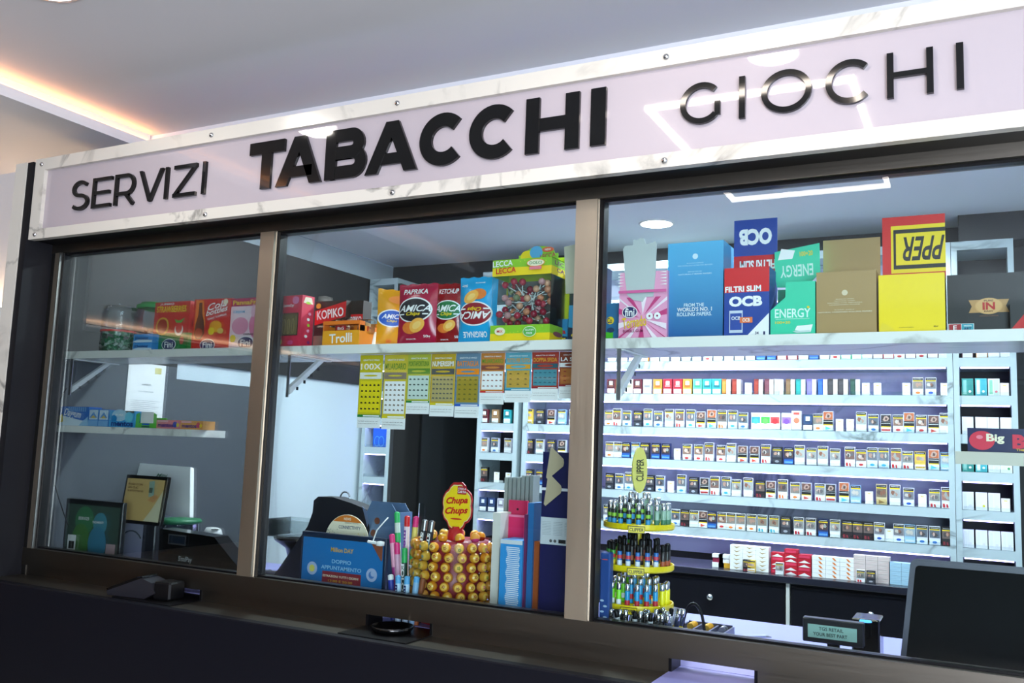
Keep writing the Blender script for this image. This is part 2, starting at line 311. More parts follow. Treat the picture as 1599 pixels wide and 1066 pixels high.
m.box(GL, GR+.4, -.032, .05, 1.018, GB, STEEL); m.box(GL-.16, GL, -.032, .05, 1.018, GB, STEEL); m.box(GL, GR, -.012, .012, GB, GB+.006, BLACK)
for a, b in ((GL-.16, -2.70), (-2.42, -1.717), (-1.474, -.742), (-.512, GR+.4)): m.box(a, b, -.026, .05, .98, 1.018, STEEL)
struct(m, 'trim_9', 'brushed steel sill with pass-through slots under the glass')
m = MB(); m.box(-2.222, -2.198, -.014, .014, 1.084, GT, BLACK); 
# ================================================================== SERVICE COUNTER
t = thing('service_counter', 'long counter with a brushed steel ledge over a dark navy front panel', 'counter', (-1.3, -.1, 0))
def Q(m): m.M = Matrix.Translation((1.3, .1, 0)); return m
Q(MB()).box(-3.43, GR+.4, -.17, -.0, .955, .98, STEEL).build('steel_ledge', t)
Q(MB()).box(GL-.0, GR+.4, -.205, -.17, 0, .982, NAVY, bev=.004).build('front_panel', t)
Q(MB()).box(-3.40, GR+.1, .05, .85, .955, .985, LAV).build('worktop', t)
Q(MB()).box(-3.36, GR+.1, .05, .6, .05, .955, NAVY).build('body', t)
for a, b, mm in ((-2.70, -2.42, BLACK), (-1.717, -1.474, BLACK), (-.742, -.512, LAV)):
    q = Q(MB()); q.box(a, b, -.168, .05, .9805, .984, mm); q.box(a, a+.008, -.03, .05, .984, 1.018, BLACK); q.box(b-.008, b, -.03, .05, .984, 1.018, BLACK); q.build('pass_through_tray', t)
# coin dish and card terminal on the ledge
m = MB(); m.lathe([(.001, .004), (.05, .004), (.062, .018), (.066, .018), (.056, .0), (.001, 0)], (0, 0, 0), BLACKG, 28); one(m, 'coin_dish', 'glossy black coin dish in the slot under the middle pane', 'dish', None, (-1.595, -.06, .985))
t = thing('card_terminal', 'dark card payment terminal lying on the ledge under the left pane', 'card terminal', (-2.63, -.105, .9855), math.radians(8))
MB().prism([(-.11, 0.0), (.05, 0.0), (.09, .02), (.075, .055), (.03, .068), (-.115, .014)], -.04, .04, ink('#202026', .3)).build('body', t)
q = MB(); q.M = Matrix.Rotation(math.radians(-20.5), 4, 'Y'); q.box(-.105, .035, -.036, .036, .054, .062, BLACKG); q.M = Matrix(); q.prism([(-.118, .014), (-.11, .014), (.035, .069), (.03, .074)], -.038, .038, BLACKG); q.build('screen', t)
MB().box(.078, .15, -.035, .045, 0, .06, BLACK, bev=.006).build('holder', t)
# ================================================================== SIGN
SX0, SX1, SY = -3.395, 1.15, -.144
t = thing('shop_sign', 'long white fascia sign reading SERVIZI TABACCHI GIOCHI framed in marble', 'sign', (-1.6, -.07, 2.31))
def Q(m): m.M = Matrix.Translation((1.6, .07, -2.31)); return m
Q(MB()).box(SX0, SX1, -.115, -.0225, 2.31, 2.645, BLACK).build('sign_box', t)
PANEL = ink('#b3a9ae', .03)
Q(MB()).box(SX0+.06, SX1, -.128, -.1155, 2.342, 2.592, PANEL).build('sign_panel', t)
Q(MB()).box(SX0, SX1, SY, -.1155, 2.592, 2.64, MARBLE_S).build('marble_border', t)
Q(MB()).box(SX0, SX1, SY, -.1155, 2.308, 2.348, MARBLE_S).build('marble_border', t)
Q(MB()).box(SX0, SX0+.06, SY, -.1155, 2.348, 2.592, MARBLE_S).build('marble_border', t)
for x in (-3.355, -2.42, -1.62, -.74, .15, 1.0):
    for z in (2.616, 2.326):
        q = Q(MB()); q.M = q.M @ Matrix.Translation((x, SY, z)) @ Matrix.Rotation(PI/2, 4, 'X'); q.lathe([(.009, 0), (.0085, .004), (.005, .007), (.0001, .008)], (0, 0, 0), CHROME, 14); q.build('screw', t)
for z in (2.56, 2.40):
    q = Q(MB()); q.M = q.M @ Matrix.Translation((SX0, -.13, z)) @ Matrix.Rotation(-PI/2, 4, 'Y'); q.lathe([(.008, 0), (.0075, .005), (.0001, .008)], (0, 0, 0), CHROME, 14); q.build('screw', t)
LY = [0]
def ribbon(mb, pts, w, y0, y1, m):
    LY[0] = (LY[0]+1) % 5; y0 = y0+.00025*LY[0]
    n = len(pts); L, R = [], []
    for i, p in enumerate(pts):
        a = pts[max(i-1, 0)]; b = pts[min(i+1, n-1)]
        d1 = Vector((p[0]-a[0], p[1]-a[1])); d2 = Vector((b[0]-p[0], b[1]-p[1]))
        if i == 0: d1 = d2
        if i == n-1: d2 = d1
        d1.normalize(); d2.normalize(); n1 = Vector((-d1.y, d1.x)); n2 = Vector((-d2.y, d2.x)); mt = (n1+n2).normalized(); k = w/2/max(.4, mt.dot(n1))
        L.append((p[0]+mt.x*k, p[1]+mt.y*k)); R.append((p[0]-mt.x*k, p[1]-mt.y*k))
    for i in range(n-1): mb.prism([L[i], L[i+1], R[i+1], R[i]], y0, y1, m)
def arc(cx, cz, rx, rz, a0, a1, n=20): return [(cx+rx*math.cos(math.radians(a0+(a1-a0)*i/n)), cz+rz*math.sin(math.radians(a0+(a1-a0)*i/n))) for i in range(n+1)]
def letter(ch, x0, x1, z0, z1, w, m, y0=-.140, y1=-.1285):
    W_, H = x1-x0, z1-z0; q = Q(MB()); Z = lambda f: z0+f*H; h = w/2
    R = lambda pts, ww=w: ribbon(q, pts, ww, y0, y1, m)
    cx = (x0+x1)/2
    if ch == 'I': R([(cx, z0), (cx, z1)], min(w*1.05, max(W_, w)))
    elif ch == 'T': R([(x0, z1-h), (x1, z1-h)]); R([(cx, z0), (cx, z1-w)])
    elif ch == 'H': R([(x0+h, z0), (x0+h, z1)]); R([(x1-h, z0), (x1-h, z1)]); R([(x0+w, Z(.5)), (x1-w, Z(.5))], w*.9)
    elif ch == 'E':
        R([(x0+h, z0), (x0+h, z1)])
        for z, e in ((z1-h, 1), (Z(.5), .9), (z0+h, 1)): R([(x0+w, z), (x0+W_*e, z)], w*.95)
    elif ch == 'A':
        s = w*1.12
        q.prism([(x0, z0), (x0+s, z0), (cx+s*.5, z1), (cx-s*.5, z1)], y0+.0006, y1, m); q.prism([(x1-s, z0), (x1, z0), (cx+s*.5, z1), (cx-s*.5, z1)], y0, y1, m)
        R([(x0+W_*.2, Z(.27)), (x1-W_*.2, Z(.27))], w*.85)
    elif ch == 'V':
        s = w*1.1
        q.prism([(x0, z1), (x0+s, z1), (cx+s*.5, z0), (cx-s*.5, z0)], y0+.0006, y1, m); q.prism([(x1-s, z1), (x1, z1), (cx+s*.5, z0), (cx-s*.5, z0)], y0, y1, m)
    elif ch == 'Z':
        R([(x0, z1-h), (x1, z1-h)]); R([(x0, z0+h), (x1, z0+h)]); s = w*1.15
        q.prism([(x0, z0+w*.7), (x0+s, z0+w*.7), (x1, z1-w*.7), (x1-s, z1-w*.7)], y0-.0004, y1, m)
    elif ch in 'BR':
        R([(x0+h, z0), (x0+h, z1)])
        zm = Z(.52) if ch == 'B' else Z(.36); r1 = (z1-zm)/2-h*.5 if ch == 'B' else (z1-zm-w)/2
        if ch == 'B':
            ra = (z1-h-zm)/2; xx = x1-h-W_*.06-ra
            R([(x0+h, z1-h)]+arc(xx, z1-h-ra, ra, ra, 90, -90, 12)+[(x0+h, zm)])
            rb = (zm-z0-h)/2; xx = x1-h-rb
            R([(x0+h, zm)]+arc(xx, z0+h+rb, rb, rb, 90, -90, 12)+[(x0+h, z0+h)])
        else:
            ra = (z1-h-zm)/2; xx = x1-h-ra
            R([(x0+h, z1-h)]+arc(xx, z1-h-ra, ra, ra, 90, -90, 12)+[(x0+h, zm)])
            R([(x0+W_*.55, zm), (x1-h*.6, z0)], w*1.05)
    elif ch == 'O': R(arc(cx, Z(.5), W_/2-h, H/2-h, 0, 360, 40))
    elif ch == 'C': R(arc(x0+H/2*1.02, Z(.5), H/2*1.02-h, H/2-h, 44, 316, 30))
    elif ch == 'G':
        a = arc(x0+H/2*1.02, Z(.5), H/2*1.02-h, H/2-h, 44, 318, 30); R(a); R([(x1-h, z0+H*.18), (x1-h, Z(.5))]); 
    elif ch == 'S':
        r1 = (H-w)/4; rx = W_/2-h
        R(arc(cx, z1-h-r1, rx*.92, r1, 35, 270, 16)+arc(cx, z0+h+r1, rx, r1, 90, -145, 16)[1:])
    o = q.build('letter', t); return o
SERV = [(-3.163, -3.062), (-3.041, -2.934), (-2.915, -2.806), (-2.784, -2.657), (-2.657, -2.619), (-2.6, -2.487), (-2.467, -2.432)]
TAB = [(-2.236, -2.08), (-2.111, -1.916), (-1.901, -1.736), (-1.738, -1.539), (-1.532, -1.358), (-1.354, -1.179), (-1.164, -.995), (-.96, -.914)]
GIO = [(-.701, -.593), (-.544, -.528), (-.487, -.362), (-.329, -.224), (-.187, -.085), (-.037, -.02)]
LET = ink('#020202', .05)
for ch, (a, b) in zip('SERVIZI', SERV): letter(ch, a, b, 2.405, 2.525, .0142, LET)
for ch, (a, b) in zip('TABACCHI', TAB): letter(ch, a, b, 2.395, 2.562, .043, LET)
for ch, (a, b) in zip('GIOCHI', GIO): letter(ch, a, b, 2.418, 2.531, .0148, LET)
# ================================================================== BACK SHELVING
LV = [1.141, 1.307, 1.475, 1.642, 1.815, 1.986, 2.155, 2.325]      # underside of each shelf front
FH = .042; UY = 2.15
def unit(name, label, x0, x1, leds, back, z0=1.035, lv=LV):
    t = thing(name, label, 'shelving', ((x0+x1)/2, UY, z0)); cx = (x0+x1)/2
    def q(): m = MB(); m.M = Matrix.Translation((-cx, -UY, -z0)); return m
    q().box(x0, x0+.024, UY-.004, 2.425, z0, 2.525, MARBLE_U).build('side_panel', t); q().box(x1-.024, x1, UY-.004, 2.425, z0, 2.525, MARBLE_U).build('side_panel', t)
    q().box(x0, x1, UY-.004, 2.425, 2.525, 2.565, MARBLE_U).build('top_board', t)
    q().box(x0+.024, x1-.024, 2.40, 2.42, z0, 2.525, back).build('back_panel', t)
    for i, z in enumerate(lv):
        s_ = q().box(x0+.024, x1-.024, UY, 2.40, z, z+FH, MARBLE_U).build('shelf', t)
        q().box(x0+.03, x1-.03, UY-.001, UY+.002, z+FH, z+FH+.016, PLASTIC).build('price_rail', s_)
        if i in leds: q().box(x0+.03, x1-.03, UY+.004, UY+.014, z-.006, z-.0005, LED).build('led_strip', s_)
    return t
unit('cigarette_shelving', 'wide white marble wall shelving packed with cigarettes under violet light strips', -2.292, -.114, (0, 2, 3, 4, 5, 6, 7), MARBLE_BACK)
unit('cigarette_shelving', 'narrow white shelving tower beside the dark doorway, left of the wide shelving', -2.585, -2.325, (0, 1, 3, 5, 6), DARKW)
unit('cigarette_shelving', 'narrow mostly empty shelving tower at the far left corner', -3.40, -3.19, (1, 2, 3, 4, 5, 6), DARKW, 1.0, [.90+.17*i for i in range(0)]+[1.13, 1.30, 1.48, 1.655, 1.82, 1.99, 2.16, 2.33])
unit('cigarette_shelving', 'narrow white shelving tower right of the wide shelving', -.112, .14, (0, 1, 2, 4, 5, 6), DARKW)
# low cabinets
CY, CT = 1.80, 1.03
for i, (a, b, lab) in enumerate(((-2.585, -1.66, 'dark navy low cabinet under the left part of the cigarette shelving'), (-1.655, -.786, 'dark navy low cabinet behind the lighter stand'), (-.768, -.10, 'dark navy low cabinet behind the black monitor'), (-.095, .2, 'dark navy low cabinet at the far right, mostly hidden by the black monitor'))):
    t = thing('low_cabinet', lab, 'cabinet', ((a+b)/2, CY+.17, 0)); 
    def q(): m = MB(); m.M = Matrix.Translation((-(a+b)/2, -CY-.17, 0)); return m
    q().box(a, b, CY+.02, 2.14, .05, CT-.03, NAVY).build('body', t)
    w = b-a
    d = q().box(a+.004, b-.004, CY, CY+.0195, .1, CT-.045, NAVY, bev=.003).build('door', t)
    k = q(); k.M = k.M @ Matrix.Translation((b-min(.335, w*.5), CY, .905)) @ Matrix.Rotation(PI/2, 4, 'X'); k.lathe([(.006, 0), (.006, .012), (.015, .014), (.014, .022), (.0001, .024)], (0, 0, 0), CHROME, 16); k.build('knob', d)
one(MB().box(-.785, -.77, CY-.004, CY+.10, .06, CT-.031, ink('#c9ccc8', .4)), 'divider_strip', 'pale strip between two dark low cabinets', 'trim strip')
one(MB().box(-2.59, .2, CY-.015, 2.145, CT-.03, CT, ink('#23242f', .25), bev=.002), 'cabinet_top', 'long dark top running over the low cabinets', 'countertop')
# ================================================================== SHELF BEHIND THE GLASS
SZ, SF = 1.876, .048
def bracket(t, q, x):
    b = q(); b.M = b.M @ Matrix.Translation((x, 0, 0)); L_ = .2
    b.prism([(.055, SZ-.17), (.055, SZ-.145), (.21, SZ-.032), (.235, SZ-.032)], -.009, .009, WHITE, 'x')
    for k in range(4):
        y = .085+.036*k; z = SZ-.147+.0265*k*1.0; b.box(.0092, .0098, y, y+.012, z-.006, z+.006, BLACK)
    b.box(-.006, .006, .05, .053, SZ-.18, SZ-.03, SILVER); b.box(-.012, .012, .055, .27, SZ-.035, SZ-.0305, WHITE); b.build('bracket', t)
t = thing('window_shelf', 'long white marble shelf across the window holding sweets and boxes', 'shelf', (-1.2, .18, SZ))
def q(): m = MB(); m.M = Matrix.Translation((1.2, -.18, -SZ)); return m
q().box(-3.41, .85, SF, .30, SZ-.03, SZ, MARBLE).build('board', t)
for x in (-3.32, -2.165, -.93): bracket(t, q, x)
t = thing('window_shelf', 'short white marble shelf low at the left with mint boxes', 'shelf', (-3.0, .15, 1.545))
def q(): m = MB(); m.M = Matrix.Translation((3.0, -.15, -1.545)); return m
q().box(-3.40, -2.612, .05, .22, 1.545, 1.572, MARBLE).build('board', t)

def span(pl, pr, pb, pt, Y):
    a = at(pl, pb, Y); b = at(pr, pb, Y); c = at((pl+pr)/2, pt, Y); d = at((pl+pr)/2, pb, Y)
    return a.x, b.x-a.x, c.z-d.z
def pbox(name, label, cat, pl, pr, pb, pt, Y, dep, mat, draw, z=SZ, rz=0, group=None, side=None, top=None):
    """closed printed carton: body part only, or with a lid flap standing above its back edge (top = (pixel height, material, draw))"""
    x, w, h = span(pl, pr, pb, pt, Y); w /= math.cos(rz)
    m = MB(); m.box(0, w, 0, dep, 0, h, mat)
    draw(Face(m, (0, 0, 0), w, h))
    if side: side(Face(m, (w, 0, 0), dep, h, (0, 1, 0)))
    if not top: return one(m, name, label, cat, group, (x, Y, z+.0005), rz)
    t = thing(name, label, cat, (x, Y, z+.0005), rz, group); m.build('carton', t)
    pt2, m2, dr2 = top; H = at((pl+pr)/2, pt2, Y+dep).z-z
    m = MB(); m.box(0, w, dep-.003, dep, h, H, m2); dr2(Face(m, (0, dep-.003, h), w, H-h)); m.build('lid_flap', t)
    return t
RED, GREEN, YEL, BLUE, PINK, ORG = ink('#cf1d1d'), ink('#1d7a34'), ink('#f2d21b'), ink('#1d55b8'), ink('#e88ab6'), ink('#f08a1c')
K = ink('#121212'); Wt = ink('#f2f2f0'); LIME = ink('#a4cf2a'); MAR = ink('#8f1526'); NVY = ink('#16215c'); BRN = ink('#5a2a16'); CREAM = ink('#f0e6c8'); GOLD = ink('#d9a934')
def fini(f, a=.5, b=.16, s=.2):
    f.ell(a, b, s, s*.62, Wt); f.ell(a, b, s*.92, s*.54, NVY); f.text('Fini', a, b, s*1.2, s*.62*f.w/f.h, Wt)
# glass sweet jars
def jar(name, label, pl, pr, pb, pt, Y, lid, fillm, band):
    x, w, h = span(pl, pr, pb, pt, Y); r = w/2; t = thing(name, label, 'jar', (x+r, Y+r, SZ+.0005))
    MB().lathe([(.001, 0), (r*.9, 0), (r, .008), (r, h*.80), (r*.93, h*.88), (r*.93, h*.93)], (0, 0, 0), PLASTIC, 28).build('jar_body', t)
    m = MB(); m.lathe([(.001, h*.96), (r*.96, h*.955), (r*.98, h*.94), (r*.98, h*.885)], (0, 0, 0), lid, 28); 
    m.lathe([(.001, h*.96), (r*.8, h*.97), (r*.8, h)], (0, 0, 0), lid, 28); m.build('lid', t)
    m = MB()
    for k in range(150):
        a = random.random()*2*PI; rr = r*.9*math.sqrt(random.random()); zz = .008+random.random()*h*.42
        m.M = Matrix.Translation((rr*math.cos(a), rr*math.sin(a), zz)) @ Matrix.Rotation(random.random()*3, 4, 'X') @ Matrix.Rotation(random.random()*3, 4, 'Z')
        m.box(-.009, .009, -.005, .005, -.004, .004, random.choice(fillm), bev=.002)
    o = m.build('sweets', t); o['kind'] = 'stuff'
    if band:
        MB().lathe([(r+.0006, h*.42), (r+.0006, h*.46)], (0, 0, 0), band, 28).build('red_band', t)
    else:
        m = MB(); m.lathe([(r+.0006, h*.04), (r+.0006, h*.24)], (0, 0, 0), Wt, 20, -PI*.75, -PI*.25); m.lathe([(r+.0010, h*.07), (r+.0010, h*.14)], (0, 0, 0), K, 8, -PI*.45, -PI*.33); m.build('label', t)
    return t
jar('sweet_jar', 'clear jar of green and white sweets with a red band, leftmost on the shelf', 142, 178, 547, 472, .07, PLASTIC, [ink('#8fc4a0'), ink('#d8e8dc'), ink('#3f8f5f')], RED)
jar('sweet_jar', 'clear jar with a green lid and red and brown sweets', 191, 240, 546, 466, .135, ink('#2f9a4c'), [ink('#7a2a20'), ink('#45241a'), ink('#c8b8a8')], None)
def mint(f):
    f.rect(.02, .05, .98, .95, ink('#4a9be0')); f.poly([(.02, .05), (.98, .05), (.98, .3), (.3, .4), (.02, .2)], ink('#cfe6f6')); f.text('Vivident', .45, .55, .7, .4, NVY, ital=True)
pbox('gum_box', 'lower of two small blue gum boxes stacked before the green-lidded jar', 'gum box', 207, 237, 545.5, 534, .07, .05, ink('#3d8fd8'), mint)
pbox('gum_box', 'upper of two small blue gum boxes stacked before the green-lidded jar', 'gum box', 208, 238, 534, 520.5, .07, .05, ink('#3d8fd8'), mint, SZ+.030)
def d_straw(f):
    f.rect(0, 0, 1, .36, GREEN); f.text('STRAWBERRIES', .48, .85, .84, .13, YEL); f.text('JUMBO', .35, .95, .4, .05, Wt)
    f.ell(.26, .5, .19, .19, GOLD, 12); f.ell(.26, .5, .14, .15, ink('#a5221a')); f.ell(.74, .42, .12, .12, Wt); f.ell(.74, .46, .09, .11, ink('#e0463c'))
    f.poly([(.66, .56), (.8, .56), (.9, .66), (.74, .6), (.6, .64)], ink('#4fae3c')); f.ell(.12, .2, .07, .07, YEL, 10); f.ell(.85, .2, .06, .08, ink('#c8504a')); fini(f, .5, .12)
def s_straw(f): f.rect(0, 0, 1, .36, GREEN); f.text('XXL', .5, .85, .6, .1, YEL); f.ell(.5, .55, .3, .4, K)
pbox('sweet_box', 'red and green strawberry sweets box', 'sweet box', 237, 292, 545, 469, .10, .07, ink('#d2261d'), d_straw, side=s_straw)
def d_cola(f):
    f.poly([(.05, .2), (.22, .2), (.34, .5), (.25, .98), (.05, .98)], ink('#f07a1e')); f.poly([(.1, .22), (.24, .2), (.33, .32), (.3, .55), (.24, .7), (.22, .93), (.14, .93), (.14, .7), (.08, .5), (.06, .32)], BRN)
    f.ell(.18, .33, .1, .1, ink('#c34a2a')); f.text('Cola', .62, .87, .5, .13, Wt, .2, ital=True); f.text('bottles', .62, .76, .58, .11, Wt, .2, ital=True); f.text('GIANT TORPEDO', .64, .64, .5, .04, Wt, .2)
    f.ell(.62, .45, .16, .12, ink('#f0a21c')); f.ell(.52, .36, .08, .08, YEL); f.ell(.76, .36, .08, .06, ink('#e8c060')); f.ell(.85, .93, .06, .06, CREAM); fini(f, .45, .09)
pbox('sweet_box', 'red cola bottle sweets box', 'sweet box', 298, 354, 543, 464, .09, .08, ink('#d3221c'), d_cola, rz=.06)
def d_panna(f):
    f.rect(0, .0, 1, .84, ink('#f0d3dc')); f.text('PannaFragola', .5, .9, .92, .12, YEL); f.text('CREAM', .2, .73, .28, .05, ink('#58b4e0'))
    f.ell(.25, .45, .2, .16, ink('#e390ac')); f.ell(.66, .46, .19, .26, ink('#df6f98'))
    for a in (.55, .66, .77): f.ell(a, .74, .05, .12, ink('#eab0c6'))
    f.ell(.1, .2, .07, .07, YEL, 10); f.text('GIANT', .5, .28, .3, .04, K); fini(f, .42, .11)
pbox('sweet_box', 'pink strawberry-cream sweets box half behind the steel upright', 'sweet box', 357, 422, 541, 462, .09, .08, ink('#b8285c'), d_panna)
def d_win(f):
    f.rect(.3, .22, .9, .66, ink('#3a3226')); f.rect(.33, .24, .87, .64, ink('#7a6a46', .2)); 
    for k in range(3): f.ell(.42+k*.16, .4, .05, .2, ink('#b8a26a'), 16); f.ell(.42+k*.16, .4, .03, .17, ink('#6a5c3c'), 16)
    f.text('Candy', .5, .8, .5, .08, Wt); f.ell(.8, .9, .12, .1, PINK); f.ell(.3, .1, .1, .08, ink('#d9d020')); f.ell(.7, .08, .1, .06, ink('#e0508a'))
def s_win(f):
    f.poly([(.1, .85), (.9, .85), (.75, .97), (.25, .97)], CREAM); f.ell(.5, .86, .2, .08, LIME)
    for k in range(6): f.ell(random.uniform(.3, .7), .1+.11*k, .12, .09, random.choice([Wt, ink('#8a2a7a'), LIME, ink('#f3a0c0')]))
pbox('sweet_box', 'pink window box with a dark panel, right of the upright', 'sweet box', 424, 471, 539, 459.5, .08, .06, ink('#dc2c4e'), d_win, side=s_win, rz=-.08)
def d_kop(f):
    f.poly([(0, .50), (1, .66), (1, .98), (0, .80)], RED); f.text('KOPIKO', .5, .735, .86, .19, Wt, .1); f.text('CAPPUCCINO CANDY', .36, .47, .5, .035, CREAM); f.ell(.8, .44, .12, .1, ink('#b07a3a')); f.ell(.8, .3, .2, .16, ink('#7a4a22')); f.rect(0, 0, .5, .28, ink('#7a6c5c'))
    f.ell(.12, .9, .08, .07, GOLD)
pbox('coffee_candy_box', 'dark brown coffee candy box with a slanted red name band', 'sweet box', 489, 537, 537, 462, .16, .06, ink('#2e2019'), d_kop)
def d_kop2(f): f.rect(0, .5, 1, .72, RED); f.text('KOPIKO', .5, .61, .86, .13, Wt); f.ell(.15, .88, .1, .08, GOLD); f.rect(.1, 0, .9, .3, ink('#7a6c5c'))
pbox('coffee_candy_box', 'dark brown coffee candy box with a straight red name band, behind the orange tray', 'sweet box', 538.5, 564, 537, 461, .19, .05, ink('#2a1e18'), d_kop2)
# orange burger gummy tray
x, w, h = span(503, 560, 537, 511, .075)
t = thing('gummy_burger_tray', 'orange display tray of burger gummies', 'display box', (x, .075, SZ+.0005)); dp = .10
m = MB(); m.box(0, w, 0, .002, 0, h*.92, ink('#f3a41d')); m.box(0, w, dp-.002, dp, 0, h*1.5, ORG); m.box(0, .002, .002, dp-.002, 0, h*1.25, ORG); m.box(w-.002, w, .002, dp-.002, 0, h*1.25, ORG); m.box(.002, w-.002, .002, dp-.002, 0, .002, ORG)
f = Face(m, (0, 0, 0), w, h*.92); f.text('Trolli', .5, .5, .62, .62, Wt, .05); f = Face(m, (w, 0, 0), dp, h, (0, 1, 0)); f.poly([(.7, 0), (1, 0), (1, 1), (.85, 1)], Wt); m.build('tray', t)
m = MB(); m.box(0, w, -.001, .03, h*1.28, h*1.5, ink('#f07a1c')); m.box(0, .004, 0, .03, h*.9, h*1.28, ink('#f07a1c')); m.box(w-.004, w, 0, .03, h*.9, h*1.28, ink('#f07a1c')); m.build('top_rim', t)
def burger(x, y, z, rz, lab, sc=1):
    m = MB(); m.M = Matrix.Scale(sc, 4); m.box(-.026, .026, -.016, .016, 0, .046, FILM, bev=.004); m.lathe([(.001, .004), (.017, .004), (.017, .012), (.001, .012)], (0, 0, .004), ink('#d98a4a'), 16); m.lathe([(.018, .016), (.018, .02), (.001, .02)], (0, 0, 0), ink('#a12a1c'), 16); m.lathe([(.017, .02), (.014, .034), (.001, .038)], (0, 0, 0), ink('#e6b27c'), 16)
    f = Face(m, (-.024, -.0165, .006), .048, .016); f.rect(.1, 0, .9, 1, ink('#b8242c')); f.text('BIG', .5, .5, .5, .6, Wt); one(m, 'burger_gummy', lab, 'sweet', 'burger gummies in the orange tray', (x, y, z), rz)
burger(at(519, 522, .115).x, .115, SZ+.0035, .1, 'wrapped burger gummy low inside the orange tray, on the left'); burger(at(546, 522, .115).x, .115, SZ+.0035, -.1, 'wrapped burger gummy low inside the orange tray, on the right')
xa = at(540, 495, .13).x; xb = at(574, 495, .14).x
burger(xa, .125, SZ+.050, .0, 'wrapped burger gummy standing highest in the tray, on the left', 1.15); burger(xb, .135, SZ+.049, .1, 'wrapped burger gummy leaning out over the right end of the tray', 1.05)
# crisp bags
def crisps(label, pl, pr, pb, pt, Y, mat, draw, rz=0, flip=False, lean=0):
    x, w, h = span(pl, pr, pb, pt, Y); D = .052; n, k = 14, 18
    def bul(a, b):
        e = max(0, 1-abs(2*a-1)**2.6)**.75; g = max(0, math.sin(PI*min(max((b-.05)/.9, 0), 1)))**.62
        return D/2*e*g+.0012*math.sin(a*41)*(1-g)
    m = MB(); vs = []
    for s in (-1, 1):
        for j in range(k+1):
            for i in range(n+1):
                a, b = i/n, j/k; sh = .03*math.sin(PI*b); vs.append((w*(a*(1-sh)+sh/2), s*bul(a, b), h*b+(.002*math.sin(a*23) if j in (0, k) else 0)))
    N_ = (n+1)*(k+1); fs = []
    for j in range(k):
        for i in range(n):
            c = j*(n+1)+i; fs.append((c, c+1, c+n+2, c+n+1)); fs.append((N_+c, N_+c+n+1, N_+c+n+2, N_+c+1))
    m.add(vs, fs, mat, True)
    f = Face(m, (0, 0, 0), w, h, warp=lambda a, b: bul(a, b)+.0012)
    if flip: f = Face(m, (w, 0, h), w, h, (-1, 0, 0), (0, 0, -1), warp=lambda a, b: bul(1-a, 1-b)+.0012)
    draw(f); return one(m, 'crisp_bag', label, 'crisp bag', 'crisp bags on the window shelf', (x, Y+.03, SZ+.001), rz)
def amica(oval, name, tail='AMICA'):
    def d(f):
        f.ell(.5, .56, .43, .28, Wt, 32); f.ell(.5, .56, .40, .25, oval, 32); f.text('AMICA', .5, .585, .8, .11, Wt, ital=True); f.text('Chips', .5, .49, .36, .07, YEL, ital=True); f.rect(.12, .48, .27, .5, Wt); f.rect(.73, .48, .86, .5, Wt)
        f.text(name, .5, .865, .62, .085, Wt); f.ell(.42, .27, .2, .13, ink('#e0782a')); f.ell(.6, .31, .2, .14, ink('#f2b04a'), rot=.5); f.ell(.6, .31, .12, .07, ink('#f6c970'), rot=.5)
        f.text('50g', .82, .13, .16, .05, Wt); f.text('SNACK', .42, .095, .26, .02, Wt)
    return d
def d_yel(f):
    f.ell(.35, .5, .34, .22, Wt); f.ell(.35, .5, .31, .19, BLUE); f.text('AMICA', .35, .53, .5, .08, Wt, ital=True); f.text('Chips', .35, .45, .25, .05, YEL, ital=True); f.ell(.5, .82, .25, .1, ink('#e58a3a')); f.text('50', .3, .12, .12, .05, ink('#e04a2a'))
crisps('yellow-orange crisp bag seen at an angle at the left end of the bags', 578, 632, 536, 442, .13, ink('#dd9a14', .22), d_yel, rz=.75)
crisps('magenta paprika crisp bag with a black oval', 612, 673, 533, 437, .085, ink('#a8123a', .22), amica(ink('#15121c'), 'PAPRIKA'))
crisps('dark red crisp bag with a green oval', 669, 717, 532, 434, .12, ink('#8e0f14', .22), amica(ink('#14703c'), 'KETCHUP'), rz=.05)
def d_orig(f): amica(MAR, 'ORIGINALE')(f)
crisps('light blue crisp bag standing upside down', 708, 768, 531, 426, .09, ink('#1aa0d8', .22), d_orig, flip=True)
# lollipop window box
x, w, h = span(765, 858, 528, 399, .075); dp = .11; X0 = x
t = thing('lollipop_window_box', 'green and yellow window box full of lollipops with an arched header', 'display box', (x, .075, SZ+.0005))
GR2 = ink('#8cc42c')
m = MB(); b0, b1 = h*.2, h*.8
m.box(0, w, 0, dp, 0, b0*.5, YEL); m.box(0, w, 0, .002, b0*.5, b0, GR2); m.box(w-.002, w, .002, dp, b0*.5, b0, GR2); m.box(0, .002, .002, dp, b0*.5, b0, GR2)
m.box(0, w, 0, .002, b1, b1+(h-b1)*.5, YEL); m.box(0, w, 0, .002, b1+(h-b1)*.5, h, GR2); m.box(w-.002, w, .002, dp, b1, b1+(h-b1)*.5, YEL); m.box(w-.002, w, .002, dp, b1+(h-b1)*.5, h, GR2); m.box(0, .002, .002, dp, b1, h, GR2)
m.box(0, w, .002, dp, h-.002, h, GR2); m.box(.003, w-.003, dp-.004, dp-.001, b0, b1, ink('#77706c'))
m.box(0, w+.012, dp, dp+.003, 0, h*1.08, ink('#c8d62a')); m.box(0, .003, dp-.01, dp, b0, b1, YEL)
f = Face(m, (0, 0, 0), w, h)
for k in range(26): f.ell(random.random()*.96+.02, random.choice([random.uniform(.02, .19), random.uniform(.81, .98)]), .008, .008, ink('#d8e43a'), 8)
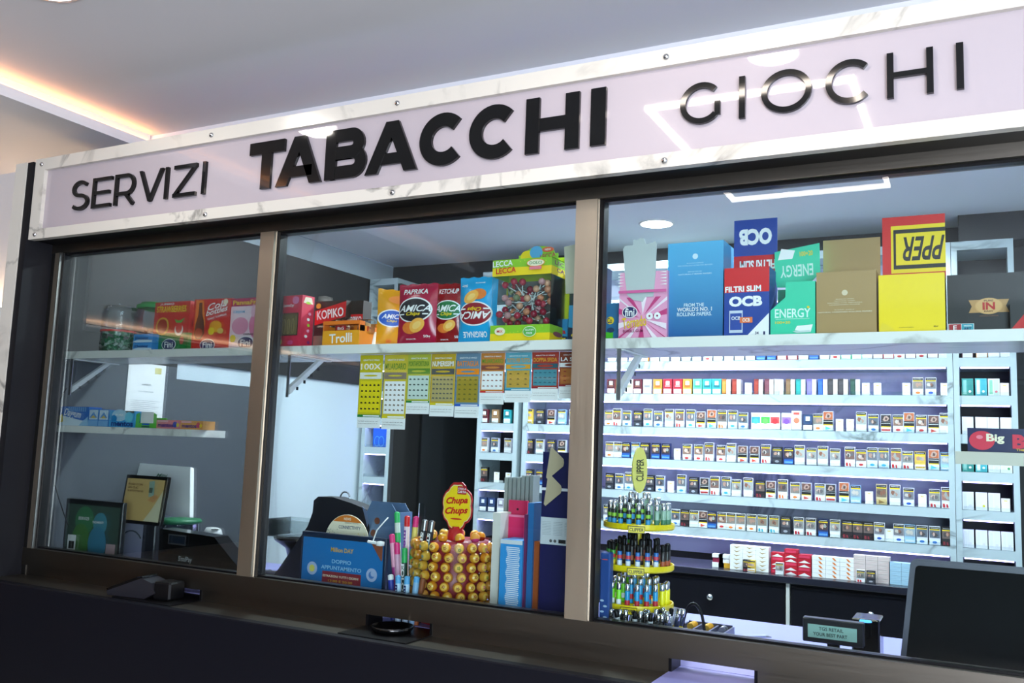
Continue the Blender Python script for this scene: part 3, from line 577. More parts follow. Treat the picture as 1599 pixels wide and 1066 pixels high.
f.text('LECCA', .2, .945, .34, .07, Wt, .05); f.text('LECCA', .26, .86, .34, .07, RED, .05); f.ell(.76, .93, .15, .06, ORG); f.ell(.76, .93, .14, .05, CREAM); f.text('DOLCI', .76, .93, .2, .035, ink('#2a8a4a')); f.rect(.66, .85, .86, .885, ink('#e87a8a'))
f.ell(.2, .12, .09, .06, CREAM); f.text('MIX', .2, .12, .1, .03, RED); f.ell(.7, .11, .11, .08, ink('#dff0c0')); f.ell(.7, .11, .1, .07, ink('#5fb04a')); f.text('GLUTEN', .7, .13, .14, .022, Wt); f.text('FREE', .7, .09, .1, .022, Wt)
f = Face(m, (w, 0, 0), dp, h, (0, 1, 0)); f.text('LEC', .5, .95, .6, .05, ink('#7a2a6a')); f.text('CA', .6, .87, .5, .05, ink('#7a2a6a')); f.ell(.5, .1, .3, .07, ink('#8a4a5a'))
m.build('carton', t)
m = MB(); m.box(.001, w-.001, .0005, .0015, b0, b1, PLASTIC); m.box(w-.0015, w-.0005, .002, dp-.001, b0, b1, FILM); m.build('window', t)
m = MB(); m.prism([(w*.28, h), (w*.95, h), (w*.95, h*1.10)]+[(w*.64+w*.25*math.cos(a), h*1.10+h*.10*math.sin(a)) for a in [PI*i/14 for i in range(15)]]+[(w*.28, h*1.10)], dp*.6, dp*.6+.003, GR2)
f = Face(m, (0, dp*.6, h), w, h*.25); f.ell(.42, .3, .11, .1, YEL); f.ell(.58, .5, .11, .1, ink('#58a8d8')); f.text('LECCA', .78, .3, .26, .22, ink('#b0304a'), .1); f.ell(.78, .6, .1, .04, ink('#e0603a')); f.text('NEW', .78, .6, .1, .1, Wt)
m.build('header', t)
LC = [('pink-red', ink('#c8344a', .25)), ('pale orange', ink('#e8946a', .25)), ('dark red', ink('#a01030', .25)), ('peach', ink('#edb08a', .25)), ('greenish', ink('#8a9068', .25)), ('clear pink', ink('#e0a0a0', .25))]
rnd = random.Random(5)
POS = []
tries = 0
while len(POS) < 60 and tries < 4000:
    tries += 1
    p = (rnd.uniform(.018, w-.018), rnd.uniform(.018, dp-.03), rnd.uniform(b0+.016, b1-.012))
    if all((p[0]-a)**2+(p[1]-b)**2+(p[2]-c)**2 > .0195**2 for a, b, c in POS): POS.append(p)
cnt = {}
POS.sort(key=lambda p: (round((b1-p[2])/.045), p[0]))
LM = {}
for p in POS:
    row = round((b1-p[2])/.045); i = rnd.randrange(6)
    if i not in LM:
        mm = MB(); mm.ball((0, 0, 0), .0115, LC[i][1], 12); mm.lathe([(.0035, .008), (.006, .018), (.011, .024)], (0, 0, 0), FILM, 10); mm.cyl((0, 0, .01), (0, 0, .07), .0018, .0018, Wt, 6); LM[i] = mm
    k = ('%d' % row, i); cnt[k] = cnt.get(k, 0)+1
    d = Vector((w/2-p[0], (dp/2-p[1])*.5, (b0+b1)/2-p[2])).normalized(); d = (d+Vector((rnd.uniform(-.5, .5), rnd.uniform(-.1, .1), rnd.uniform(-.6, .6)))).normalized()
    if d.y < -.2: d.y = 0
    lab = '%s lollipop in the window box, %s of its colour from left, %s layer' % (LC[i][0], ORD[cnt[k]], ['top', 'second', 'third', 'fourth', 'fifth', 'bottom'][min(row, 5)])
    if i in LM and isinstance(LM[i], MB): o = LM[i].build('lollipop'); LM[i] = o.data
    else: o = bpy.data.objects.new('lollipop', LM[i]); C.objects.link(o)
    o.location = (X0+p[0], .075+p[1], SZ+p[2]); o.rotation_euler = d.to_track_quat('Z', 'Y').to_euler(); tag(o, lab, 'lollipop', 'lollipops in the window box')
# small gum boxes beside the upright
def d_col(t1, t2, c1, c2):
    def d(f): f.poly([(0, 0), (1, 0), (1, .3), (0, .42)], c2); f.text(t1, .5, .5, .8, .2, RED if t2 else Wt, .08); f.text(t2, .5, .2, .8, .25, YEL, .05)
    return d
pbox('gum_box', 'small blue box with red and yellow lettering right of the lollipop window box', 'gum box', 862, 886, 525.5, 486, .17, .05, ink('#2f8fc8'), d_col('da', 'lor', 0, ink('#15355a')))
pbox('gum_box', 'small blue box with the yellow letters go beside the upright', 'gum box', 887, 925, 525, 466, .14, .05, ink('#3aa0d0'), d_col('', 'go!', 0, ink('#1c3050')))
pbox('gum_box', 'tall dark blue box right behind the wide upright', 'gum box', 884.5, 944, 525, 406, .20, .05, ink('#1a2c50'), lambda f: (f.rect(0, .88, 1, 1, ink('#3fa6d0')), f.rect(.5, 0, 1, .3, ink('#4aa04a'))))
pbox('gum_box', 'narrow blue and green box with yellow marks right of the wide upright', 'gum box', 946, 965, 523, 463, .13, .05, ink('#2b6f9c'), lambda f: (f.rect(.0, 0, .6, .25, ink('#4fc02a')), f.ell(.35, .55, .3, .3, YEL), f.ell(.4, .3, .3, .2, ink('#203a60')), f.text('Co', .3, .55, .4, .14, NVY)))
m = MB(); m.prism([(0, 0), (.10, 0), (.104, .15), (.07, .165), (.055, .158), (-.01, .15)], 0, .003, ink('#cfcdb8')); one(m, 'white_card', 'plain white card sticking up half behind the wide upright', 'card', None, (at(893, 437, .18).x, .135, SZ+.155))
# pink gum box with torn header
def d_tor(f):
    for k in range(14):
        a = 2*PI*k/14+.2; f.poly([(.5+.06*math.cos(a), .3+.06*math.sin(a)), (min(1, max(0, .5+.7*math.cos(a-.09))), min(.62, max(0, .3+.5*math.sin(a-.09)))), (min(1, max(0, .5+.7*math.cos(a+.09))), min(.62, max(0, .3+.5*math.sin(a+.09))))], ink('#f6e4ec') if k % 2 else ink('#c43a78'))
    f.ell(.24, .40, .16, .12, Wt); f.ell(.24, .40, .145, .105, NVY); f.text('fini', .24, .40, .2, .12, Wt); f.text('Tornado', .34, .25, .5, .16, ink('#e8c01c'), .12); f.text('BUBBLE GUM', .32, .12, .42, .04, ink('#8a2050'))
    f.ell(.66, .33, .07, .07, Wt); f.ell(.82, .33, .07, .07, Wt); f.ell(.66, .33, .02, .02, ink('#8a2050')); f.ell(.82, .33, .02, .02, ink('#8a2050'))
    f.rect(0, .68, 1, .72, ink('#d8609a'))
    for k in range(5): f.poly([(0, .78+k*.045), (.12, .79+k*.045), (0, .80+k*.045)], Wt); f.poly([(1, .78+k*.045), (.86, .79+k*.045), (1, .80+k*.045)], Wt)
x, w, h = span(966, 1041, 522, 417, .085)
t = thing('gum_display_box', 'pink gum box with a torn white card back standing out of it', 'display box', (x, .085, SZ+.0005))
m = MB(); m.box(0, w, 0, .1, 0, h, ink('#e9a0c2')); d_tor(Face(m, (0, 0, 0), w, h)); m.build('carton', t)
m = MB(); H2 = at(990, 372, .08).z-SZ; m.prism([(w*.17, h*.66), (w*.3, h*.58), (w*.5, h*.55), (w*.55, h*.62), (w*.72, h*.62), (w*.76, h*1.0), (w*.77, H2*.93), (w*.74, H2*.955), (w*.68, H2*.945), (w*.55, H2*.93), (w*.5, H2*.99), (w*.42, H2), (w*.36, H2*.98), (w*.28, H2*.985), (w*.27, H2*.93), (w*.1, H2*.93), (w*.06, H2*.9), (w*.12, h*.9)], -.003, -.0012, ink('#b9c2c2')); m.build('torn_card', t)
# blue rolling paper box
BG = gradient('blue_gradient_card', '#55b5e4', '#1d5a96', .0, .30)
def d_blue(f):
    f.ell(.5, .85, .05, .05, ink('#cfe6f2')); f.text('ROLLING SUPPLIES', .5, .78, .3, .012, ink('#a8d4ea')); f.text('FINE PAPERS AND FILTERS FOR SMOKERS', .5, .755, .62, .014, ink('#a8d4ea')); f.text('IMPORTED BY', .5, .69, .26, .012, ink('#a8d4ea')); f.text('NATURALLY MADE PAPERS', .5, .665, .6, .014, ink('#c8e4f2'))
    f.text('FROM THE', .49, .345, .36, .036, ink('#d8ecf6')); f.text('WORLD\'S NO. 1', .5, .3, .62, .042, Wt); f.text('ROLLING PAPERS.', .5, .25, .62, .04, ink('#d8ecf6'))
pbox('rolling_paper_box', 'tall plain blue rolling paper box', 'display box', 1041, 1128.5, 520.5, 370, .10, .12, BG, d_blue)
# blue and red filter box
RB, BB = ink('#cf1720'), ink('#163f96')
def d_ocb(f):
    f.rect(0, .64, 1, 1, RB); f.text('FILTRI SLIM', .42, .69, .8, .085, Wt, .01, 2); f.text('OCB', .48, .51, .74, .15, Wt, 0, 3); f.rect(.12, .06, .42, .38, ink('#c8d2e0')); f.rect(.14, .1, .40, .34, ink('#28489c')); f.text('OCB', .27, .27, .2, .05, Wt)
    f.rect(.36, .2, .64, .28, ink('#e8743a')); f.text('OCB', .5, .24, .16, .05, Wt); f.poly([(.48, 0), (1, 0), (1, .33)], Wt); f.poly([(.42, 0), (.5, 0), (1, .33), (1, .37)], ink('#28489c')); f.text('34', .74, .05, .08, .04, NVY); f.rect(.88, .02, .92, .07, NVY)
def d_ocbl(f):
    f.rect(0, 0, 1, .34, RB); f.text('FILTRI SLIM', .55, .17, .82, .17, Wt, PI, 2); f.text('OCB', .5, .68, .76, .3, Wt, PI, 3)
pbox('filter_box', 'blue and red slim filter box with an open upside-down lid', 'display box', 1130.5, 1201, 518.5, 410, .09, .11, BB, d_ocb, top=(344, BB, d_ocbl))
# turquoise box
TQ = ink('#35c9a0')
x, w, h = span(1203, 1273, 517, 433, .09)
t = thing('rolling_paper_box', 'turquoise rolling paper box with a cut side and a folded back lid', 'display box', (x, .09, SZ+.0005))
m = MB(); m.prism([(0, 0), (w, 0), (w, h), (w*.34, h), (w*.34, h*.72), (.0, h*.48)], 0, .002, TQ); m.box(w-.002, w, .002, .1, 0, h, TQ); m.box(0, .002, .002, .1, 0, h*.46, TQ); m.box(0, w, .098, .1, 0, h*.98, ink('#2a9a7c'))
m.box(.002, w-.002, .002, .098, 0, .002, TQ)
f = Face(m, (0, 0, 0), w, h); f.text('ENERGY', .5, .42, .8, .17, ink('#d6f2e8')); f.rect(.12, .31, .88, .315, Wt); f.text('100+20', .28, .25, .34, .05, ink('#e8d02a')); f.poly([(.55, .1), (.6, .18), (.95, .2), (.9, .06)], Wt); f.poly([(.5, .08), (.6, .05), (.9, .06), (.88, .1)], ink('#c8dcd8')); f.ell(.85, .52, .03, .03, ink('#e8d02a'), 8)
m.build('carton', t)
m = MB(); H2 = at(1238, 388, .19).z-SZ; m.prism([(.0, h*1.02), (w*.8, h*.99), (w*.8, h*1.1), (w, h*1.28), (w*.98, H2*1.03), (-w*.06, H2*.96), (-w*.04, h*1.2)], .088, .091, TQ)
f = Face(m, (0, .088, h), w, H2-h); f.text('ENERGY', .46, .42, .76, .3, ink('#c8ecdf'), PI-.02+.06); f.poly([(.02, .7), (.1, .98), (.42, .92), (.36, .72)], Wt); f.text('100+20', .68, .83, .3, .12, ink('#e8d02a'), .06)
m.build('lid_flap', t)
# kraft box
KR = ink('#a98b5c', .7)
def d_kr(f):
    f.ell(.48, .66, .05, .05, ink('#d8c8a8')); 
    for k, (s_, ww) in enumerate((('MADE IN SPAIN', .3), ('NATURAL CARD', .34), ('PACKED FOR SMOKERS', .58), ('UNREFINED PAPER', .52))): f.text(s_, .48, .56-.03*k, ww, .015, ink('#d8c8a8'))
    f.text('KEEP DRY', .48, .39, .34, .012, ink('#d8c8a8')); f.text('NATURAL UNREFINED ROLLING PAPERS', .48, .355, .9, .022, ink('#e0d2b4'))
pbox('rolling_paper_box', 'plain brown kraft rolling paper box with its lid up', 'display box', 1275, 1369, 516, 417, .09, .12, KR, d_kr, top=(374, KR, lambda f: f.rect(0, 0, 1, .04, ink('#8f744a', .7))))
# yellow and red box
YL = ink('#f2d40a')
def d_cl(f): f.text('CLIPPER', .12, .1, .13, .025, K); f.text('LIGHTERS', .42, .095, .22, .012, K); f.text('EU', .86, .1, .06, .02, K); f.poly([(.0, 0), (.28, 0), (.2, .1), (.05, .18)], ink('#ecd02e'))
def d_cl2(f):
    f.rect(.14, .14, 1, .86, YL); f.rect(.18, .2, 1, .8, K); f.rect(.22, .26, 1, .74, YL)
    f.text('PPER', .66, .5, .66, .36, K, PI, 1, True)
pbox('lighter_box', 'big yellow and red lighter box, its open lid lettered upside down', 'display box', 1372.5, 1476.5, 512, 420, .085, .12, YL, d_cl, top=(337.5, ink('#d4201c'), d_cl2))
# black boxes at the right end
def d_in(f):
    f.poly([(.28, .55), (.8, .55), (.76, .44), (.8, .33), (.28, .33), (.32, .44)], ink('#b58a52')); f.ell(.54, .44, .18, .12, ink('#c89a60')); f.ell(.54, .44, .165, .11, ink('#d0a468')); f.text('IN', .54, .44, .16, .13, ink('#b01c18'), 0, 2); f.text('PURE', .54, .53, .12, .03, BRN); f.text('EASY', .54, .35, .12, .025, BRN); f.text('NATURAL FLAVOUR', .54, .27, .24, .018, ink('#8a5a3a'))
pbox('display_carton', 'black carton with a tan IN ribbon emblem', 'display box', 1480, 1602, 511, 420, .10, .12, ink('#1a1817', .4), d_in)
pbox('display_carton', 'red-cornered black carton at the far right end of the shelf', 'display box', 1578, 1660, 511.5, 470, .075, .02, ink('#1a1817', .4), lambda f: (f.poly([(0, 0), (1, 0), (1, 1), (.35, .75)], ink('#c01818')), f.text('LS', .5, .2, .2, .25, Wt)))
m = MB(); x, w, h = span(1481, 1521, 510, 497, .092); m.box(0, w, 0, .004, 0, h, Wt); f = Face(m, (0, 0, 0), w, h); f.rect(.02, .05, .5, .95, ink('#a01c24')); f.rect(.52, .05, .98, .95, ink('#3a9fae')); f.text('E', .26, .5, .14, .6, Wt); f.text('WITH', .75, .72, .3, .2, Wt); f.text('ART', .75, .36, .3, .35, NVY)
one(m, 'price_card', 'small red and teal card before the black IN carton', 'card', None, (x, .092, SZ+.0005))
# black boxes on top of the shelving tower, seen above
p = at(1478, 395, 2.18); q_ = at(1584, 395, 2.18)
one(MB().box(0, (q_.x-p.x)*.98, 0, .16, 0, at(1530, 328, 2.18).z-2.566, ink('#101012', .4), bev=.003), 'storage_box', 'tall black box standing on top of the right shelving tower', 'box', None, (p.x+.05, 2.19, 2.5655))
# scratch cards
def scard(k, pl, pr, pb, head, base, field, sym, foot, rows, cols, lab, hcol, Y=.10):
    xa, xb = at(pl, pb, Y).x, at(pr, pb, Y).x; w = xb-xa; z0 = at((pl+pr)/2, pb, Y).z; z1 = SZ-.031; h = z1-z0
    m = MB(); m.box(0, w, 0, .0008, 0, h, Wt); f = Face(m, (0, 0, 0), w, h, step=.0003)
    wb = .24*.1/h if False else .028/h*1.3; f.rect(0, wb, 1, 1, base); f.rect(0, wb, 1, wb+.035, foot); f.rect(.25, wb+.008, .95, wb+.027, Wt if foot != Wt else K)
    top = .64; f.rect(.06, wb+.06, .94, top, field)
    for r in range(rows):
        for c in range(cols):
            a = .06+.88*(c+.5)/cols; b = wb+.075+(top-wb-.09)*(r+.5)/rows
            f.poly([(a-.05, b-.008), (a+.05, b-.012), (a+.055, b+.006), (a-.02, b+.014)], sym)
            f.k -= 1
    f.k += 1
    f.rect(.03, .67, .97, .76, sym if k % 2 else hcol); f.ell(.5, .715, .3, .04*w/h*2, base); f.text(head, .5, .84, .88, .085, hcol); f.text('GRATTA E VINCI', .5, .93, .7, .025, Wt)
    f.text('VINCITA', .5, wb*.62, .9, .008, ink('#555555')); f.text('PROBABILITA', .5, wb*.4, .84, .008, ink('#555555'))
    one(m, 'scratch_card', lab, 'scratch card', 'scratch cards hanging under the shelf', (xa, Y, z0))
YB = ink('#d8c51e'); OC = ink('#b87a28'); LB = ink('#7fb3c8'); GB_ = ink('#2f5c3a')
SC = [(557, 593, 668, '100X', ink('#caba1c'), ink('#e6d018'), K, GREEN, 5, 5, 'yellow and green scratch card headed 100X', ink('#e8e6da')),
      (595, 632, 670, 'MILIARDARIO', ink('#d2bc3a'), Wt, ink('#8a7a6a'), YB, 6, 5, 'yellow scratch card with a white field of symbols, the lowest hanging', ink('#5f8a30')),
      (633, 669.5, 646, 'PORTAFORTUNA', ink('#b8b840'), ink('#c8d8cc'), ink('#3a4a44'), GREEN, 4, 5, 'scratch card with a pale grid and a green foot', ink('#5f8a30')),
      (670, 708, 650, 'NUMERISSIMI', ink('#c7a52c'), ink('#b0a068'), ink('#5a5a58'), YB, 5, 6, 'ochre scratch card with a stepped grid and blue edge', Wt),
      (709, 747, 652, 'BATTAGLIA', ink('#6c8aa0'), ink('#a08a2a'), ink('#6a6428'), BLUE, 5, 4, 'blue-edged scratch card with gold bars and a red left column', ORG),
      (748.5, 786, 631, 'MILIARDARIO', ink('#c8803a'), Wt, ink('#8a4a3a'), RED, 3, 5, 'red-footed scratch card with a white field', ink('#6f9a30')),
      (787.5, 828, 628, 'TUTTO PER TUTTO', ink('#62a8b8'), ink('#c09a40'), ink('#6a5a30'), ink('#2a8aa8'), 3, 3, 'turquoise scratch card with gold bars', ink('#e0a030')),
      (829, 871, 625, 'DOPPIA SFIDA', ink('#a83a2c'), ink('#4a8a98'), ink('#2a5a68'), MAR, 3, 5, 'red scratch card with a blue-green grid', ink('#e0a030')),
      (872, 915, 622, 'LA STAR', ink('#8a4028'), ink('#b06a30'), MAR, MAR, 3, 3, 'brown scratch card headed LA STAR beside the wide upright', Wt)]
for k, a in enumerate(SC): scard(k, a[0], a[1], a[2], a[3], a[4], a[5], a[6], a[7], a[8], a[9], a[10], a[11])
# lower left shelf
LZ = 1.572
def lb(name, label, pl, pr, pb, pt, mat, draw, Y=.065, cat='mint box', z=LZ, dep=.06): return pbox(name, label, cat, pl, pr, pb, pt, Y, dep, mat, draw, z)
GB2 = ink('#2f6fc0')
def d_ori(f):
    f.poly([(0, 0), (1, 0), (1, .2), (0, .55)], ink('#d8e8f2')); f.text('Daygum', .45, .6, .6, .5, Wt, -.12, 1, True); f.poly([(0, .1), (.14, .2), (.1, .6), (0, .5)], YEL); f.poly([(.7, 0), (1, 0), (1, .5), (.8, .2)], ink('#9cc8e8'))
    for k in range(9): f.rect(.3+k*.075, .74, .34+k*.075, .98, ink('#7fb0e0'))
lb('mint_box', 'blue gum carton with slanting white lettering, leftmost on the short shelf', 92, 137, 661.5, 632, GB2, d_ori)
def d_g2(f): f.rect(.06, .4, .94, .96, ink('#cfe2f0')); f.poly([(.1, .5), (.5, .85), (.9, .5)], ink('#5a94d0')); f.poly([(.2, .48), (.5, .66), (.8, .48)], ink('#d8b84a')); f.rect(0, 0, 1, .34, ink('#7db4e4'))
lb('mint_box', 'pale blue gum pack with a white label, left one of two', 137.5, 152.5, 662, 635.5, ink('#4a8cd0'), d_g2); lb('mint_box', 'pale blue gum pack with a white label, right one of two', 153.5, 168.5, 662.5, 636, ink('#4a8cd0'), d_g2)
def d_men(f): f.rect(.25, .86, .95, 1, ink('#5a544a')); f.text('mentos', .52, .2, .86, .3, ink('#15287a'), 0, 2); f.ell(.4, .72, .3, .16, ink('#b8dcf0')); f.text('PURE', .4, .74, .3, .14, Wt); f.ell(.78, .62, .16, .14, ink('#6fd0e8')); f.ell(.2, .5, .12, .1, ink('#1e88c8'))
lb('mint_box', 'bright blue mint box lettered in navy', 169.5, 209.5, 666.5, 641, ink('#3fa4dc'), d_men)
x, w, h = span(211, 243, 669.5, 646, .065)
t = thing('mint_box', 'green open gum carton with a white folded front', 'mint box', (x, .065, LZ+.0005)); LG = ink('#5fc03a')
m = MB(); m.prism([(0, 0), (w, 0), (w, h*.9), (w*.86, h), (w*.86, h*.32), (w*.16, h*.32), (w*.16, h), (0, h*.9)], 0, .002, LG); m.box(0, w, .05, .052, 0, h*.7, LG); m.box(0, w, .002, .05, 0, .002, LG)
f = Face(m, (0, 0, 0), w, h); f.rect(.3, .04, .7, .12, NVY); f.rect(.32, .18, .68, .3, BLUE); m.build('carton', t); MB().box(w*.2, w*.8, .004, .012, h*.3, h*1.08, Wt).build('white_card', t)
def d_m2(c):
    def d(f): f.text('mentos', .4, .38, .66, .42, ink('#3a1e7a'), 0, 2); f.ell(.8, .5, .09, .09, c); f.ell(.92, .45, .06, .06, YEL); f.rect(.05, .75, .5, .95, ink('#e8b0b8'))
    return d
lb('mint_roll_box', 'small pink fruit mint box, left one at the shelf end', 243.5, 280, 672, 658.5, ink('#e0888c'), d_m2(BLUE)); lb('mint_roll_box', 'small yellow and pink fruit mint box overhanging the shelf end', 281, 316, 673.5, 660, ink('#e0a05a'), d_m2(ink('#d0486a')))
# notice on the grey wall
m = MB(); m.box(0, .003, 0, .21, 0, .285, Wt); f = Face(m, (.003, 0, 0), .21, .285, (0, 1, 0)); f.rect(.7, .85, .88, .95, ink('#d8cf8a')); f.text('AVVISO', .5, .66, .25, .03, ink('#666666')); f.text('ALLA CLIENTELA', .5, .55, .4, .015, ink('#888888'))
for k in range(6): f.rect(.12, .40-.03*k, .88-.1*(k % 3), .405-.03*k, ink('#aaaaaa'))
one(m, 'paper_notice', 'white paper notice with a small yellow stamp taped to the grey wall', 'notice', None, (-3.4095, .40, 1.585))
m = MB(); c0 = at(104, 606, .08); m.tube([(c0.x, .08, c0.z), (c0.x-.03, .075, c0.z-.05), (c0.x-.025, .075, c0.z-.2), (c0.x-.05, .08, c0.z-.35), (c0.x+.02, .1, c0.z-.5), (c0.x+.05, .14, c0.z-.62)], .0022, RUBBER, 6); one(m, 'cable', 'thin dark cable hanging from the left shelf bracket', 'cable')
# small camera on the dark wall band
t = thing('security_camera', 'small dark camera on the dark upper wall', 'camera', (-3.40, 1.72, 2.33)); MB().lathe([(.001, 0), (.05, 0), (.045, .05), (.001, .06)], (0, 0, 0), ink('#6a635c'), 16).build('mount', t); MB().box(.02, .1, .02, .1, -.03, .03, BLACK, bev=.006).build('housing', t)
# ================================================================== COUNTER BEHIND THE GLASS
WT = .9855
def ext(pl, pr, pt, Y, z=WT, py=None):
    py = py or 900; a, b = at(pl, py, Y), at(pr, py, Y); return a.x, b.x-a.x, at((pl+pr)/2, pt, Y).z-z
def frame_m(o, tilt=0, rz=0): return Matrix.Translation(o) @ Matrix.Rotation(rz, 4, 'Z') @ Matrix.Rotation(-tilt, 4, 'X')
# green poster tablet
x, w, h = ext(100, 190, 781, .12, py=820)
t = thing('poster_display', 'dark-framed screen with a pale green poster, leftmost on the counter', 'screen', (x, .12, WT))
MB().box(0, w, 0, .02, 0, h, ink('#15171a', .3), bev=.003).build('frame', t)
m = MB(); f = Face(m, (.014, 0, .02), w-.028, h-.04); f.rect(0, 0, 1, 1, ink('#3e5248', .3)); f.ell(.35, .75, .18, .18, ink('#3f7a52', .3)); f.ell(.65, .72, .13, .14, ink('#4a8a9a', .3)); f.ell(.3, .42, .17, .22, ink('#4a7a3f', .3)); f.ell(.62, .4, .17, .22, ink('#3f7f9a', .3))
f.rect(.06, .25, .22, .5, Wt); f.rect(.09, .28, .19, .4, K); f.rect(.8, .2, .97, .42, ink('#c0a0a0')); f.rect(0, .04, 1, .14, ink('#6a8a4a')); f.text('SERVIZI', .34, .78, .2, .05, Wt); f.text('PAGAMENTI', .62, .74, .2, .04, Wt); m.build('poster', t)
# customer display with a tan advert
p = at(184, 815, .20); p2 = at(249, 822, .20); w = p2.x-p.x; h = at(215, 740, .26).z-p.z
t = thing('customer_display', 'small black-framed screen with a tan advert on a pole', 'screen', (p.x, .20, WT))
zb = p.z-WT; m = MB(); m.M = frame_m((0, 0, zb), .12); m.box(0, w, 0, .02, 0, h, BLACK, bev=.003); m.build('bezel', t)
m = MB(); m.M = frame_m((0, 0, zb), .12); f = Face(m, (.012, 0, .014), w-.024, h-.028); f.rect(0, 0, 1, 1, ink('#b49a62', .3, 0, 0, .25)); f.poly([(.6, 0), (1, 0), (1, .75), (.78, .3)], ink('#b8b89a', .3, 0, 0, .25)); f.poly([(.6, .95), (.74, .97), (.78, .6), (.64, .58)], ink('#8fb0a0', .3)); f.rect(.63, .68, .72, .8, ink('#3a5a50')); f.poly([(.62, .5), (.8, .66), (.9, .6), (.8, .45)], ink('#c8905a'))
f.text('PAGA CON', .25, .86, .38, .05, BRN); f.text('UN CLIC', .2, .78, .28, .05, BRN); f.text('SUBITO E FACILE', .28, .70, .42, .04, BRN); m.build('screen', t)
MB().box(w*.55, w*.85, .012, .045, 0, zb+.02, ink('#22242a', .3), bev=.004).build('pole', t)
# white point of sale monitor seen from behind
p = at(196, 800, .46); w = at(297, 800, .46).x-p.x; h = at(230, 723, .52).z-p.z
t = thing('point_of_sale_monitor', 'back of a white touch monitor above the customer display', 'monitor', (p.x, .46, WT)); zb = p.z-WT
m = MB(); m.M = frame_m((0, 0, zb), .22); m.prism([(-.02, .01), (w, 0), (w*.82, h), (-.03, h*1.02)], 0, .022, ink('#f2f4ef', .4)); m.build('back_shell', t)
m = MB(); m.M = frame_m((0, 0, zb), .22); m.prism([(-.045, 0), (-.018, 0), (-.028, h*1.02), (-.04, h*1.01)], .005, .03, BLACK); f = Face(m, (0, 0, 0), w, h); f.text('Mini', .42, .80, .18, .07, ink('#2a6a44'), 0, 1, True); m.build('screen_edge', t)
m = MB(); m.prism([(-.02, 0), (w*.55, 0), (w*.5, zb*.6), (w*.42, zb+.05), (.02, zb+.05), (-.02, zb*.4)], .0, .02, ink('#cfd3d0', .4)); m.build('stand', t)
# green-rimmed translucent dome (scale) and white body
c = at(280, 812, .33)
t = thing('lottery_terminal', 'white and green terminal with a clear grey dome', 'terminal', (c.x, .33, WT)); zb = c.z-WT
MB().lathe([(.001, zb+.012), (.085, zb+.006), (.09, zb-.004), (.08, zb-.012), (.001, zb-.012)], (0, 0, 0), ink('#1f6a44'), 28).build('green_rim', t)
MB().lathe([(.078, zb-.012), (.084, zb*.45), (.085, .003), (.001, .003)], (0, 0, 0), clear('smoked_dome', '#9aa4ae', .8, .1), 28).build('dome', t)
m = MB(); m.prism([(-.14, 0), (-.01, 0), (.0, zb*.2), (-.04, zb*.7), (-.09, zb*.75), (-.15, zb*.35)], -.04, .06, ink('#cfd6d2', .4)); m.build('body', t); 
m = MB(); m.M = Matrix.Translation((-.055, -.041, .042)) @ Matrix.Rotation(PI/2, 4, 'X'); m.lathe([(.001, .003), (.034, .002), (.036, 0)], (0, 0, 0), ink('#0f4a34'), 20); m.build('green_disc', t)
# barcode scanner
c = at(332, 838, .33)
t = thing('barcode_scanner', 'white handheld scanner head behind the black printer', 'scanner', (c.x, .33, WT)); zb = c.z-WT
m = MB(); m.M = Matrix.Translation((0, 0, zb+.015)) @ Matrix.Rotation(.15, 4, 'Y'); m.lathe([(.001, -.022), (.03, -.018), (.038, 0), (.03, .018), (.001, .024)], (0, 0, 0), ink('#e4e6e4', .3), 20); m.build('head', t)
m = MB(); m.M = Matrix.Translation((.02, -.012, zb+.018)); m.lathe([(.001, .016), (.014, .015), (.016, .012)], (0, 0, 0), K, 16); m.build('ring', t)
MB().cyl((-.005, 0, 0), (0, 0, zb), .016, .02, ink('#dadcda', .3), 14).build('handle', t)
# black printer
p = at(246, 895, .12); x2 = at(380, 895, .12).x; w = x2-p.x
t = thing('receipt_printer', 'black slanted payment printer with a small silver-framed display', 'printer', (p.x, .12, WT))
g = lambda a, b: ((at(a, b, .12).x-p.x), at(a, b, .12).z-WT)
m = MB(); m.prism([(0, 0), (w*1.02, 0), g(378, 893), g(334, 838), g(250, 825)], 0, .07, BLACKG); m.build('body', t)
m = MB(); a = g(262, 849); b = g(291, 836); w2 = b[0]-a[0]; h2 = b[1]-a[1]; f = Face(m, (a[0], 0, a[1]), w2, h2); f.rect(0, 0, 1, 1, SILVER); f.rect(.06, .14, .94, .86, ink('#16202e', .2)); m.build('display', t)
m = MB(); a = g(278, 878); b = g(300, 870); f = Face(m, (a[0], 0, a[1]), b[0]-a[0], b[1]-a[1]); f.text('SisalPay', .5, .5, 1, 1, ink('#b8b8b8')); m.build('lettering', t)
m = MB(); a1 = at(205, 840, .19); m.tube([(a1.x+.06*math.cos(g_), .19, a1.z-.02+.05*math.sin(g_)) for g_ in [PI*.15+PI*1.05*i/10 for i in range(11)]]+[(a1.x-.02, .19, WT+.02), (a1.x+.04, .17, WT+.004)], .003, ink('#4a5250'), 6); one(m, 'cable', 'grey cable looping beside the customer display pole', 'cable')
